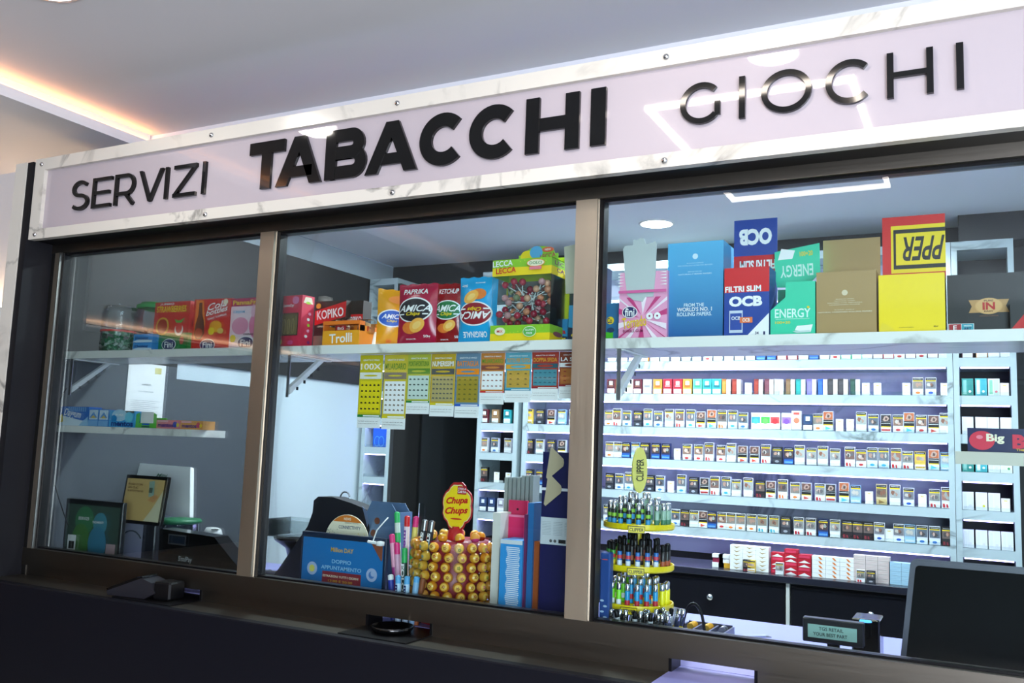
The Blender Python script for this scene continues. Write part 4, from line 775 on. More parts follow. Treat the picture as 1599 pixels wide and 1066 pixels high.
# ---- middle pane
# black curved stand with clear container
c = at(468, 872, .54)
t = thing('display_stand', 'black hourglass-shaped stand holding a clear plastic tub', 'stand', (c.x, .54, WT)); zt = at(468, 838, .54).z-WT
MB().lathe([(.001, 0), (.09, 0), (.07, .03), (.045, zt*.45), (.06, zt*.75), (.105, zt-.012), (.11, zt), (.001, zt)], (0, 0, 0), BLACKG, 28).build('stand_body', t)
x, w, _ = ext(436, 505, 812, .54, py=835); zt2 = at(468, 810, .54).z-WT
m = MB(); m.prism([(x-c.x+.006, zt+.002), (x-c.x+w, zt+.002), (x-c.x+w, zt2), (x-c.x, zt2)], -.08, -.078, PLASTIC); m.box(x-c.x+.004, x-c.x+.006, -.078, .06, zt+.002, zt2, PLASTIC); m.box(x-c.x+w-.002, x-c.x+w, -.078, .06, zt+.002, zt2, PLASTIC); m.box(x-c.x+.004, x-c.x+w, .06, .062, zt+.002, zt2, PLASTIC)
one(m, 'clear_tub', 'empty clear plastic tub on the black hourglass stand', 'tub', None, (c.x, .54, WT))
# dark tray with small bottles at the left of the middle pane
c = at(425, 893, .42); m = MB(); m.box(-.07, .07, -.05, .05, 0, c.z-WT-.008, ink('#3a3f44')); one(m, 'coin_tray', 'dark tray at the left corner of the middle pane', 'tray', None, (c.x, .42, WT))
for k, px in enumerate((416, 427, 440)):
    c2 = at(px, 888, .40); m = MB(); m.M = Matrix.Rotation(PI/2, 4, 'Y') @ Matrix.Rotation(.3, 4, 'X'); m.cyl((0, 0, -.02), (0, 0, .014), .008, .008, SILVER, 12); m.cyl((0, 0, .014), (0, 0, .02), .0095, .0095, BRN, 12)
    one(m, 'lighter_tube', ['left', 'middle', 'right'][k]+'most of the small silver tubes lying in the dark tray', 'tube', 'silver tubes in the dark tray', (c2.x, .40, WT+.0085+c.z-WT-.006), .5)
# dark handbag
p = at(485, 860, .36); g = lambda a, b: (at(a, b, .36).x-p.x, at(a, b, .36).z-WT)
t = thing('handbag', 'black bag with a silver handle ring on the counter', 'bag', (p.x, .36, WT))
bx0, bx1, bt = g(487, 0)[0], g(580, 0)[0], g(520, 776)[1]
m = MB(); m.prism([(bx0-.03, 0), (bx1+.05, 0), g(585, 830), g(572, 795), g(548, 785), g(520, 776), g(497, 775), g(490, 781), g(488, 800), g(480, 822)], 0, .07, ink('#0d0e16', .55)); m.build('bag_body', t)
m = MB(); a = g(531, 778); m.tube([(a[0]+.022*math.cos(q_), .03, a[1]+.024*math.sin(q_)) for q_ in [PI*i/12 for i in range(13)]], .003, CHROME, 8); m.build('handle_ring', t)
m = MB(); m.prism([g(566, 790), g(580, 806), g(574, 822)], -.002, -.0005, ink('#5b6a86')); m.build('lining', t)
# round card
c = at(541, 842, .20); r = at(576, 842, .20).x-c.x; 
m = MB(); m.prism([(r*math.cos(2*PI*i/40), r*1.02*math.sin(2*PI*i/40)) for i in range(40)], 0, .003, CREAM); f = Face(m, (-r, 0, -r), 2*r, 2*r)
f.poly([(.5+.49*math.cos(a), .5+.5*math.sin(a)) for a in [PI*.27+PI*.46*i/10 for i in range(11)]], ink('#d97a2a')); f.text('NEWS', .5, .93, .16, .05, CREAM); f.text('CONNECTIVITY', .56, .78, .5, .06, ink('#55607a')); f.text('SEMPRE VICINI', .6, .86, .3, .02, ink('#8a8a7a')); f.text('CHIEDI AL BANCO', .5, .64, .4, .03, ink('#4a6a8a'))
for k in range(14): f.ell(random.uniform(.1, .3), random.uniform(.6, .75), .008, .008, ink('#4a7a6a'), 6); f.ell(random.uniform(.75, .93), random.uniform(.5, .7), .008, .008, YEL, 6)
o = one(m, 'round_card', 'cream round card with an orange top behind the blue poster', 'card', None, (c.x, .20, at(541, 803, .20).z-r*1.02))
MB().box(-.004, .004, .003, .006, WT-at(541, 803, .20).z+r*1.02, 0, Wt).build('support_strip', o)
# blue file box
p = at(575, 930, .25); g = lambda a, b: (at(a, b, .25).x-p.x, at(a, b, .25).z-WT)
t = thing('file_box', 'blue-grey magazine file with finger holes, behind the blue poster', 'file box', (p.x, .25, WT)); SB = ink('#4a6484')
m = MB(); m.prism([(0, 0), (g(619, 900)[0], 0), g(619, 800), g(612, 787), g(592, 786), g(575, 835)], 0, .003, SB); m.prism([(0, 0), (g(619, 900)[0], 0), g(619, 800), g(612, 787), g(560, 783), g(552, 800)], .08, .083, SB); m.box(g(616, 900)[0], g(619, 900)[0], .003, .08, 0, g(619, 800)[1], SB); m.box(0, g(616, 900)[0], .003, .08, 0, .003, SB)
m.build('box_body', t)
m = MB()
for b in ((589, 813), (583, 832)): a = g(*b); f = Face(m, (a[0]-.012, -.0002, a[1]-.012), .024, .024); f.ell(.5, .5, .5, .5, BRN)
m.build('finger_hole', t)
# blue poster screen
p = at(466, 915, .13); w = at(600, 915, .13).x-p.x; h = at(530, 834, .13).z-WT
t = thing('poster_display', 'blue poster screen lettered DOPPIO APPUNTAMENTO', 'screen', (p.x, .13, WT))
MB().box(0, w, 0, .018, 0, h, ink('#16243c', .3), bev=.003).build('frame', t)
m = MB(); f = Face(m, (.010, 0, .012), w-.02, h-.03); f.rect(0, 0, 1, 1, ink('#1f6aa8', .25, 0, 0, .12)); f.text('Million DAY', .5, .84, .28, .07, GOLD); LBT = ink('#8fc0e0'); f.text('DOPPIO', .5, .66, .24, .06, LBT); f.text('APPUNTAMENTO', .5, .56, .5, .06, LBT)
f.rect(.27, .3, .75, .5, ink('#8a2a34')); f.text('ESTRAZIONI TUTTI I GIORNI', .5, .43, .44, .035, CREAM); f.text('13:00 E 20:30', .5, .36, .3, .035, GOLD)
for a in (.14, .88): f.ell(a, .52, .065, .065, ink('#a8b8d8'))
f.ell(.14, .52, .035, .035, ink('#d8d060')); f.ell(.88, .52, .035, .035, ink('#4a7ab8')); f.ell(.9, .545, .03, .03, ink('#a8b8d8')); f.poly([(.86, 1), (1, 1), (1, .76), (.99, .74)], ink('#8a4a30')); m.build('poster', t)
m = MB(); a1 = at(583, 846, .12); m.cyl((a1.x-.02, .118, a1.z), (a1.x+.012, .118, a1.z-.002), .005, .005, Wt, 10); m.M = Matrix.Translation((a1.x+.03, .118, a1.z-.003)); m.lathe([(.001, -.008), (.014, -.006), (.015, .006), (.001, .009)], (0, 0, 0), Wt, 16); m.M = Matrix(); b1 = at(606, 808, .15); m.tube([(a1.x, .118, a1.z+.004), (a1.x+.012, .12, a1.z+.04), (a1.x+.035, .13, b1.z-.01), (b1.x, .15, b1.z)], .0022, Wt, 6); one(m, 'charging_cable', 'white charging cable and plug beside the blue poster', 'cable')
# tube sweets in clear cups
def tube_sweet(x, y, z, L_, tilt, tdir, lab, segs, r=.0095, txt=None, tm=Wt, th=None):
    m = MB(); zz = 0
    for fr, mat in segs: m.cyl((0, 0, zz), (0, 0, zz+fr*L_), r, r, mat, 16); zz += fr*L_
    m.cyl((0, 0, zz), (0, 0, zz+.003), r*.8, r*.5, segs[-1][1], 12)
    if txt:
        a, b, s_ = txt; f = Face(m, (-r*.8, -r*1.01, a*L_), r*1.6, (b-a)*L_, step=.0002); f.text(s_, .5, .5, (b-a)*L_/(r*1.6)*.92, r*1.5/((b-a)*L_)*.75, tm, -PI/2 if th is None else th, 2)
    o = one(m, 'tube_sweet', lab, 'sweets tube', 'long tubes of sweets beside the lollipop stand', (x, y, z)); o.rotation_euler = (0, tilt, 0); return o
GN, BL, PK, PU, MB_ = ink('#2fae5a'), ink('#1a4fb0'), ink('#e0307a'), ink('#7a3a9a'), ink('#5aa8dc')
TB = [ # px, py bottom, py top, tilt, label, segs, text
 (620, 800, 'tall tube with a bright green cap, leftmost of the high ones', [(.5, Wt), (.2, ink('#b8c8b8')), (.1, GN), (.1, ink('#c8d8c8')), (.1, GN)], None, -.10, .17),
 (636, 806, 'tall tube with a red cap and violet lettering', [(.4, ink('#e8a0a8')), (.5, ink('#f0d8e0')), (.1, RED)], (.45, .88, 'mentos', PU), -.02, .17),
 (650, 807, 'tall tube with a magenta cap and yellow stripes', [(.5, ink('#e8c84a')), (.2, ink('#b05aa0')), (.2, ink('#e8d870')), (.1, PK)], None, .05, .17),
 (664, 812, 'tall black and silver foil liquorice tube, left of its twin', [(.5, ink('#1a1a1e', .2)), (.1, SILVER), (.3, ink('#2a2a30', .2)), (.1, SILVER)], (.5, .9, 'SMALL', Wt), .08, .11),
 (675, 814, 'tall black and silver foil liquorice tube, right of its twin', [(.5, ink('#1a1a1e', .2)), (.1, SILVER), (.3, ink('#2a2a30', .2)), (.1, SILVER)], (.5, .9, 'STRONG', Wt), .11, .10),
 (612, 835, 'short pink-capped tube at the left edge', [(.6, ink('#a0287a')), (.3, ink('#e8a0b8')), (.1, PK)], None, -.16, .14),
 (620, 848, 'yellow and purple striped tube with a magenta cap', [(.5, ink('#c8a02a')), (.35, ink('#d8a0b8')), (.15, PK)], None, -.1, .135),
 (632, 856, 'green-capped dark tube lettered POLO, left one', [(.3, GN), (.5, ink('#14382e')), (.2, GN)], (.38, .8, 'POLO', Wt), -.04, .12),
 (645, 857, 'green-capped dark tube lettered POLO, right one', [(.3, GN), (.5, ink('#14382e')), (.2, GN)], (.38, .8, 'POLO', Wt), .03, .12),
 (657, 860, 'blue and silver tube leaning right', [(.6, ink('#1e4a8a')), (.25, SILVER), (.15, ink('#c8c8d0'))], None, .12, .10),
 (610, 898, 'navy tube leaning left in the low row', [(.9, ink('#2a3aa0')), (.1, Wt)], None, -.14, .08),
 (622, 899, 'light blue tube lettered mentos in the low row, left one', [(.85, ink('#bcd8ee')), (.15, MB_)], (.1, .85, 'mentos', NVY), -.05, .05),
 (636, 900, 'light blue tube lettered mentos in the low row, right one', [(.85, ink('#bcd8ee')), (.15, MB_)], (.1, .85, 'mentos', NVY), 0, .05),
 (651, 901, 'pale blue tube in the low row beside the brown one', [(.9, ink('#8ab8dc')), (.1, MB_)], None, .08, .05),
 (661, 903, 'brown tube leaning right in the low row', [(1, ink('#8a4a22'))], None, .14, .06)]
for px, pt, lab, segs, tx, tilt, Y in TB:
    c = at(px, pt, Y); L_ = (c.z-WT-.002)/math.cos(tilt)
    tube_sweet(c.x-math.sin(tilt)*L_, Y, WT+.001+abs(math.sin(tilt))*.0095, L_, tilt, 0, lab, segs, txt=tx[:3] if tx else None, tm=tx[3] if tx else Wt)
c = at(638, 880, .115); t = thing('tube_holder', 'clear upright holder around the sweets tubes', 'holder', (c.x+.02, .115, WT))
MB().box(-.075, .02, -.058, -.056, 0, .10, PLASTIC).build('front_panel', t); zz = at(655, 788, .115).z-WT; MB().box(-.03, -.006, .06, .063, 0, zz, PLASTIC).build('back_rod', t)
# ================================================================== LOLLIPOP STAND
cx = at(709, 900, .20).x; RC = (at(765, 900, .20).x-at(656, 900, .20).x)/2; CYY = .20; ztop = at(710, 842, .20).z
t = thing('lollipop_stand', 'drum-shaped lollipop stand with a red and yellow flower sign', 'display stand', (cx, CYY, WT))
MB().lathe([(.001, 0), (RC*.84, 0), (RC*.84, ztop-WT), (.001, ztop-WT)], (0, 0, 0), ink('#8e1420', .4), 32).build('drum', t)
MB().lathe([(RC+.017, .002), (RC+.017, ztop-WT+.0)], (0, 0, 0), clear('thin_drum_film', '#fdfdfd', .35, .12), 32).build('clear_wrap', t)
zs0, zs1 = at(709, 831, .2).z-WT, at(709, 752, .2).z-WT; hs = zs1-zs0
MB().lathe([(.028, ztop-WT), (.026, ztop-WT+.03), (.014, ztop-WT+.036), (.012, zs0+.02)], (0, 0, 0), ink('#c01818'), 18).build('neck', t)
m = MB(); q = [(0, .0), (.12, .03), (.22, .1), (.27, .19), (.36, .22), (.45, .32), (.47, .45), (.44, .55), (.46, .66), (.42, .77), (.34, .83), (.27, .86), (.22, .94), (.12, 1), (-.02, .99), (-.14, .99), (-.23, .93), (-.29, .85), (-.38, .8), (-.46, .69), (-.47, .57), (-.44, .47), (-.46, .36), (-.40, .25), (-.30, .19), (-.24, .08), (-.12, .02)]
m.prism([(a*hs*.74, zs0+b*hs) for a, b in q], 0, .006, ink('#a81a1c')); f = Face(m, (-hs*.37, 0, zs0), hs*.74, hs)
f.poly([(.5+a*.95, b*.90+.05) for a, b in q], ink('#e8d9a0')); f.poly([(.5+a*.9, b*.86+.07) for a, b in q], YEL); f.rect(.5, .76, .78, .92, ink('#b01a22')); f.text('STICK di', .64, .87, .24, .04, Wt); f.text('CARTA', .64, .81, .26, .05, Wt)
f.text('Chupa', .5, .62, .68, .17, ink('#c4161c'), .08, 2, True); f.text('Chups', .5, .42, .72, .17, ink('#c4161c'), .08, 2, True); f.ell(.5, .27, .18, .02, ink('#c4161c')); m.build('flower_sign', t)
PAL = [('gold and orange', ink('#d98a1e', .2), ink('#8a2a10', .2)), ('gold and red', ink('#e0a030', .2), ink('#a81c1c', .2)), ('gold and turquoise', ink('#d8a83a', .2), ink('#1a8aa8', .2)), ('gold and pink', ink('#e09a40', .2), ink('#c0407a', .2)), ('gold and green', ink('#d8a030', .2), ink('#3a7a30', .2))]
LOL = {}
NR, NC = 8, 13; dz = (ztop-.012-(WT+.018))/(NR-.4)
for r in range(NR):
    for c_ in range(NC):
        a = math.radians(-90-108+216*(c_+.5*(r % 2)*.5)/(NC-1)); i = rnd.choice([0, 0, 0, 1, 1, 2, 3, 4])
        if i not in LOL:
            mm = MB(); R_ = .0162; n, k = 14, 8
            for lo, hi, mt in ((0, 3, PAL[i][2]), (3, 6, PAL[i][1]), (6, 8, ink('#f0c050', .2))):
                prof = [(max(R_*math.sin(PI*j/k), 1e-4), -R_*math.cos(PI*j/k)) for j in range(lo, hi+1)]; mm.lathe(prof, (0, 0, 0), mt, n)
            for j in range(5): g_ = 2*PI*j/5; mm.M = Matrix.Rotation(g_, 4, 'Z'); mm.add([(.002, -.002, R_+.0005), (.008, 0, R_*.86), (.002, .002, R_+.0005)], [(0, 1, 2)], PAL[i][2])
            mm.M = Matrix(); mm.lathe([(.004, -R_), (.010, -R_-.006), (.008, -R_-.008), (.003, -R_)], (0, 0, 0), FILM, 10)
            o = mm.build('lollipop'); LOL[i] = o.data
        else: o = bpy.data.objects.new('lollipop', LOL[i]); C.objects.link(o)
        zz = ztop-.014-r*dz
        o.location = (cx+(RC+.0)*math.cos(a), CYY+RC*math.sin(a), zz); d = Vector((math.cos(a), math.sin(a), rnd.uniform(-.3, .3))).normalized()
        o.rotation_euler = d.to_track_quat('Z', 'Y').to_euler()
        tag(o, '%s wrapped lollipop on the drum, %s from left, %s ring' % (PAL[i][0], ORD[c_+1], ['top', 'second', 'third', 'fourth', 'fifth', 'sixth', 'seventh', 'bottom'][r]), 'lollipop', 'wrapped lollipops on the drum stand')
for k in range(9):
    a = math.radians(-170+k*40); i = [3, 4, 0, 1, 3, 0, 3, 1, 2][k]
    if i not in LOL: i = 0
    o = bpy.data.objects.new('lollipop', LOL[i]); C.objects.link(o); o.location = (cx+RC*.62*math.cos(a), CYY+RC*.62*math.sin(a), ztop+.012); o.rotation_euler = (rnd.uniform(-.4, .4), rnd.uniform(-.4, .4), 0)
    tag(o, '%s wrapped lollipop on top of the drum, %s clockwise around the sign neck' % (PAL[i][0], ORD[9-k]), 'lollipop', 'wrapped lollipops on top of the drum')
# ================================================================== BOOKLETS AND FLAT PACKS RIGHT OF THE DRUM
def slab(name, label, cat, pl, pr, pt, Y, dep, mat, draw=None, z=WT, sidemat=None, gap=0):
    x, w, h = ext(pl, pr, pt, Y, z, 880); m = MB(); m.box(0, w, 0, dep, 0, h, sidemat or mat, mat)
    if draw: draw(Face(m, (0, 0, 0), w, h))
    return one(m, name, label, cat, None, (x, Y, z+.0003))
slab('booklet_stack', 'cream page edges of a thick booklet right of the lollipop drum', 'booklet', 767, 779, 800, .16, .08, ink('#d9d6cc'))
def d_pages(f):
    for k in range(44): f.rect(.3+.03*math.sin(k), .02+k*.0208, .88+.02*math.sin(k*1.7), .032+k*.0208, ink('#e6eef4')); f.k -= 1
    f.k += 1
    for k in range(9): f.rect(.34+k*.06, .02, .346+k*.06, .93, ink('#2f86c4')); f.k -= 1
    f.rect(0, .955, 1, 1, ink('#d0d8dc'))
slab('booklet_stack', 'pile of bright blue booklets with white page stripes', 'booklet', 780.5, 815, 843, .12, .09, ink('#2f8fd2'), d_pages)
slab('hanging_pack', 'hot pink card pack with a jagged edge behind the blue booklets', 'card pack', 779, 816, 803, .215, .012, ink('#d81f5a'), lambda f: (f.poly([(.35, .1), (1, .1), (1, .42), (.85, .42), (.85, .48), (.6, .48), (.6, .4), (.45, .4), (.45, .3), (.35, .3)], ink('#6e5f42')), f.rect(0, .98, 1, 1, ink('#e87a9a'))))
slab('hanging_pack', 'taller pink card pack with a hang hole at the back', 'card pack', 791, 820, 781, .232, .012, ink('#c82856'), lambda f: f.ell(.5, .93, .06, .06, ink('#3a1020')))
slab('file_divider', 'thin purple card on edge', 'card', 816.5, 820.5, 803, .13, .09, ink('#6a2450'))
slab('file_divider', 'blue spine standing beside the purple card', 'card', 821.5, 831, 785, .14, .09, ink('#2566a0'))
slab('file_divider', 'orange and dark spine beside the navy carton', 'card', 832, 841.5, 845, .15, .09, ink('#9a4a1a'), lambda f: f.rect(0, 0, 1, .22, ink('#1a2a30')))
for k in range(7):
    slab('rolling_paper_sleeve', 'grey thin sleeve standing at the back, %s from the left' % ORD[k+1], 'sleeve', 783+k*6.7, 788+k*6.7, 745 if k < 4 else 742, .27, .05, ink('#8c9490' if k != 0 else '#9aa39c'))
def d_navy(f):
    f.rect(0, .50, 1, .645, ink('#c9ced2'))
    for k in range(9):
        for j in range(3): f.rect(.04+j*.32, .62-.0085*k, .30+j*.32, .6215-.0085*k, ink('#8a9298')); f.k -= 1
    f.rect(.52, .51, .72, .53, K); f.k -= 1; f.ell(.3, .52, .04, .04, ink('#555555')); f.ell(.42, .52, .04, .04, ink('#555555'))
    f.rect(0, .79, 1, .805, ink('#dcdce4')); f.rect(.75, .83, .97, .9, ink('#1c1c62')); f.k -= 1
    for a, b in ((0, .945), (-.04, .80)): f.k += 2; f.poly([(a+.12, b-.085), (a+.22, b+.075), (a+.27, b+.08), (a+.6, b+.02), (a+.62, b), (a+.6, b-.02), (a+.17, b-.095)], ink('#b3a385', .7))
slab('tall_carton', 'tall navy blue carton with two tan triangular flaps and a white label', 'carton', 842.5, 898, 706, .13, .08, ink('#0c0c46'), d_navy)
# ================================================================== LIGHTER STAND
cx, cy = at(996, 900, .20).x, .20; RT = (at(1048, 900, .20).x-at(946, 900, .20).x)/2
zt = [at(996, 829, .20-RT).z, at(996, 895, .20-RT).z, at(996, 957, .20-RT).z]
t = thing('lighter_carousel', 'yellow three-tier lighter carousel with a leaf-shaped yellow top sign', 'display stand', (cx, cy, WT)); YC = ink('#e8cf14', .3)
MB().cyl((0, 0, 0), (0, 0, zt[0]-WT+.06), .011, .011, YC, 16).build('pole', t)
for i, z in enumerate(zt):
    zz = z-WT; s = MB().lathe([(.02, zz), (RT, zz), (RT+.004, zz+.004), (RT+.004, zz+.018), (RT, zz+.018), (RT-.001, zz+.004), (RT*.66, zz+.004), (RT*.66, zz+.018), (RT*.38, zz+.018), (RT*.38, zz+.032), (.012, zz+.032)], (0, 0, 0), YC, 40, smooth=False).build('tier', t)
    m = MB(); m.M = Matrix.Rotation(.28+.0*i if i < 2 else .12, 4, 'Z') @ Matrix.Translation((-.024, -RT-.010, zz-.006)); m.box(0, .048, 0, .004, 0, .020, YC); f = Face(m, (0, 0, 0), .048, .020); f.rect(0, 0, 1, 1, K); f.rect(.03, .08, .97, .92, YC); f.text('CLIPPER', .5, .5, .84, .5, K, 0, 1); m.build('name_plate', s)
zs0, zs1 = at(1004, 770, .2).z-WT, at(1004, 698, .2).z-WT; hh = zs1-zs0
m = MB(); m.M = Matrix.Rotation(math.radians(62), 4, 'Z'); m.prism([(.030*math.cos(a), zs0+hh/2+hh/2*math.sin(a)) for a in [2*PI*i/28 for i in range(28)]], 0, .004, ink('#d8cf6a', .3)); f = Face(m, (-.03, 0, zs0), .06, hh); f.text('CLIPPER', .5, .5, 1.1, .22, K, PI/2, 1); m.build('top_sign', t)
LT = {}
def lighter(style):
    if style in LT: return LT[style]
    body, cap, b2, b3 = style
    t_ = thing('lighter', None, 'lighter'); m = MB(); m.lathe([(.001, 0), (.0066, 0), (.0072, .002), (.0072, .05), (.0066, .052), (.001, .052)], (0, 0, 0), body, 14)
    if b2: m.lathe([(.00735, .012), (.00735, .026)], (0, 0, 0), b2, 14)
    if b3: m.lathe([(.00735, .031), (.00735, .041)], (0, 0, 0), b3, 14)
    m.build('lighter_body', t_)
    m = MB(); m.lathe([(.0064, .052), (.0068, .054), (.0068, .069), (.0045, .073), (.001, .074)], (0, 0, 0), cap, 14); m.box(-.0075, .002, -.003, .003, .066, .073, cap); m.build('metal_cap', t_)
    LT[style] = t_; return t_
used = set()
def put_lighter(style, loc, rz, lab, group, rot=None):
    p_ = lighter(style)
    if style not in used: o = p_; used.add(style)
    else:
        o = p_.copy(); C.objects.link(o)
        for ch in p_.children: c = ch.copy(); C.objects.link(c); c.parent = o
    o.location = loc; o.rotation_euler = rot or (0, 0, rz); tag(o, lab, 'lighter', group); return o
BK = ink('#1a1f1e', .3); ST = [
 [('black, green and blue patterned', (BK, CHROME, ink('#2f8fc8'), ink('#8fc83a'))), ('clear green', (ink('#8fae9a', .15), CHROME, ink('#3f7a5a'), None)), ('green-grey', (ink('#7a8a7c', .2), CHROME, None, ink('#4a9a5a')))],
 [('blue and white peace-sign', (ink('#2a6ab0', .3), BLACK, ink('#dfe6ee'), ink('#c83a4a'))), ('red, yellow and green striped', (ink('#3f9a3a', .3), BLACK, ink('#e8c81e'), ink('#d0301e'))), ('black', (ink('#201c1a', .3), BLACK, ink('#a8502a'), None))],
 [('bright lime green', (ink('#7fe01e', .3), CHROME, ink('#e8e8e8'), None)), ('blue and red', (ink('#1e96cc', .3), CHROME, ink('#b81e2a'), None)), ('bright yellow', (ink('#f2e81a', .3), CHROME, None, None))]]
TN = ['top', 'middle', 'bottom']
for i, z in enumerate(zt):
    for ring, (rr, n, dzz) in enumerate(((RT*.86, 13, .0045), (RT*.56, 9, .0185), (RT*.27, 5, .0325))):
        for k in range(n):
            a = -200+220*(k+.0)/(n-1) if n > 1 else -90
            fr = k/(n-1)
            if i == 0: s = 0 if .2 < fr < .68 else (1 if fr >= .68 else 2)
            elif i == 1: s = 0 if .36 < fr < .76 else (1 if fr <= .36 else 2)
            else: s = 0 if fr < .42 else (1 if fr < .82 else 2)
            if i == 1 and ring: s = 2 if fr > .36 else 1
            nm, sty = ST[i][s]; ar = math.radians(a)
            put_lighter(sty, (cx+rr*math.cos(ar), cy+rr*math.sin(ar), z+dzz), ar, '%s lighter, %s tier, %s from left in the %s ring' % (nm, TN[i], ORD[k+1], ['outer', 'second', 'inner'][ring]), 'lighters on the %s tier of the carousel' % TN[i])
# loose lighters lying in a clear tray at the foot
x0 = at(950, 985, .09).x; x1 = at(1060, 985, .09).x
TZ = .05
m = MB(); m.box(x0-.01, x1, .055, .185, WT+TZ-.006, WT+TZ-.004, PLASTIC); m.box(x0-.01, x1, .055, .057, WT, WT+TZ+.02, PLASTIC); m.box(x1-.002, x1, .057, .185, WT, WT+TZ+.02, PLASTIC); one(m, 'clear_tray', 'clear raised tray of loose lighters at the foot of the carousel', 'tray')
LO = [('black', (BK, CHROME, None, None)), ('black with white bands', (ink('#14161a', .25), CHROME, Wt, None)), ('white and black', (ink('#cfd2d4', .3), BLACK, K, None)), ('dark blue', (ink('#1e2a4a', .3), CHROME, YEL, None))]
k = 0
for row in range(3):
    for j in range(13):
        nm, sty = LO[(k*7+row) % 3 if j < 11 else 3]; X = x0+.012+(x1-x0-.03)*j/12
        put_lighter(sty, (X, .074+.038*row, WT+TZ+.0005+.004*row), 0, '%s lighter standing in the foot tray, %s from left, %s row' % (nm, ORD[j+1], ['front', 'middle', 'back'][row]), 'lighters in the tray at the foot of the carousel', (rnd.uniform(-.12, .2), rnd.uniform(-.2, .2), rnd.uniform(0, 6))); k += 1
# clear cup
c = at(1042, 965, .30); t = MB().lathe([(.001, .001), (.024, .001), (.034, c.z-WT+.03), (.036, c.z-WT+.03), (.026, 0), (.001, 0)], (0, 0, 0), PLASTIC, 24); one(t, 'plastic_cup', 'clear plastic cup behind the lighter carousel', 'cup', None, (c.x, .30, WT))
# blue patterned bag at the edge
p = at(934, 985, .06); w = at(950, 985, .06).x-p.x; h = at(940, 862, .06).z-WT
m = MB(); m.box(0, w, 0, .03, 0, h, ink('#24488a', .35), bev=.004); f = Face(m, (0, 0, 0), w, h); f.ell(.5, .93, .3, .05, ink('#c84a4a'))
for k in range(9): f.ell(.35+.3*(k % 2), .08+k*.055, .2, .1, ink('#a8c0d8'), 10)
one(m, 'sweet_bag', 'blue patterned bag squeezed between the upright and the lighters', 'bag', None, (p.x, .06, WT))
# coin tray
p = atz(1056, 992, WT); CTY = p.y; w = at(1122, 991, CTY).x-p.x
t = thing('coin_tray', 'grey compartment tray with rolls of coins', 'coin tray', (p.x, CTY, WT)); TG = ink('#4a4c60', .35)
m = MB(); m.box(0, w+.02, 0, .12, 0, .012, TG); [m.box(a-.003, a+.003, .002, .118, .012, .026, TG) for a in (.003, (w+.02)*.34, (w+.02)*.67, w+.017)]; m.box(.006, w+.014, .116, .12, .012, .03, TG); m.build('tray', t)
for g_ in range(3):
    for k in range(6 if g_ < 2 else 4):
        m = MB(); m.cyl((0, -.001, 0), (0, .0012, 0), .0115, .0115, GOLD if g_ < 2 else SILVER, 18)
        o = one(m, 'coin', '%s coin on edge, %s from the front in the %s compartment' % ('gold' if g_ < 2 else 'silver', ORD[k+1], ['left', 'middle', 'right'][g_]), 'coin', 'coins in the grey tray', (p.x+.006+(w+.02)*(.17+.33*g_), CTY+.045+.009*k, WT+.0245)); o.rotation_euler = (.25, 0, 0)
# pen
a, b = atz(1143, 997, WT), atz(1196, 996, WT); m = MB(); m.cyl((a.x, a.y, WT+.006), (b.x, b.y, WT+.006), .0045, .0045, ink('#b8b8cc'), 10); m.cyl((b.x, b.y, WT+.006), (b.x+.018, b.y-.004, WT+.006), .0045, .002, SILVER, 10); one(m, 'pen', 'pale pen lying on the worktop', 'pen')
# black cable arch
a = at(1083, 960, .45); m = MB(); m.tube([(a.x+.035*math.cos(q_), .45, WT+.005+ (a.z-WT+.03)*math.sin(q_)) for q_ in [PI*i/14 for i in range(15)]], .005, BLACK, 8); one(m, 'cable', 'black cable arching up behind the coin tray', 'cable')
# lcd display
p = at(1253, 1005, .16); w = at(1349, 1005, .16).x-p.x; zb = at(1300, 1006, .16).z-WT; h = at(1300, 968, .16).z-WT-zb
t = thing('pole_display', 'black two-line display reading YOUR BEST PART', 'cash display', (p.x, .16, WT))
MB().box(0, w, 0, .03, zb, zb+h, ink('#1c1c20', .3), bev=.003).build('housing', t)
m = MB(); f = Face(m, (w*.09, 0, zb+h*.2), w*.8, h*.55); f.rect(0, 0, 1, 1, ink('#7fa398', .3, 0, 0, .25)); f.text('TGS RETAIL', .48, .72, .5, .26, ink('#1c2a28')); f.text('YOUR BEST PART', .46, .3, .7, .26, ink('#1c2a28')); m.build('screen', t)
m = MB(); m.box(-.04, w*1.0, .01, .08, 0, .022, BLACKG, bev=.006); m.box(w*.4, w*.6, .01, .02, .022, zb, BLACK); m.build('base', t)
p = at(1330, 1005, .245); w2 = at(1374, 1005, .245).x-p.x; h2 = at(1350, 966, .245).z-WT
t = thing('receipt_printer', 'black box with a glowing blue light behind the two-line display', 'printer', (p.x, .245, WT)); MB().box(0, w2, 0, .10, 0, h2, BLACKG, bev=.004).build('body', t)
m = MB(); m.M = Matrix.Translation((w2*.5, .0, h2-.004)) @ Matrix.Scale(.5, 4, (0, 0, 1)); m.lathe([(.001, .004), (.014, .003), (.016, -.006), (.001, -.008)], (0, 0, 0), glow('blue_button', '#5ab0ff', 3), 20); m.build('light_button', t)
p = at(1435, 1012, .25); m = MB(); m.prism([(0, 0), (.06, 0), (.052, .016), (.045, .024), (.022, .03), (.004, .022)], 0, .05, ink('#1f5a30')); f = Face(m, (0, 0, 0), .06, .03); f.poly([(.1, .75), (.36, .98), (.72, .8), (.8, .55), (.5, .6)], ink('#c8d0cc')); one(m, 'tape_dispenser', 'small green and white dispenser beside the black monitor', 'dispenser', None, (p.x, .25, WT))
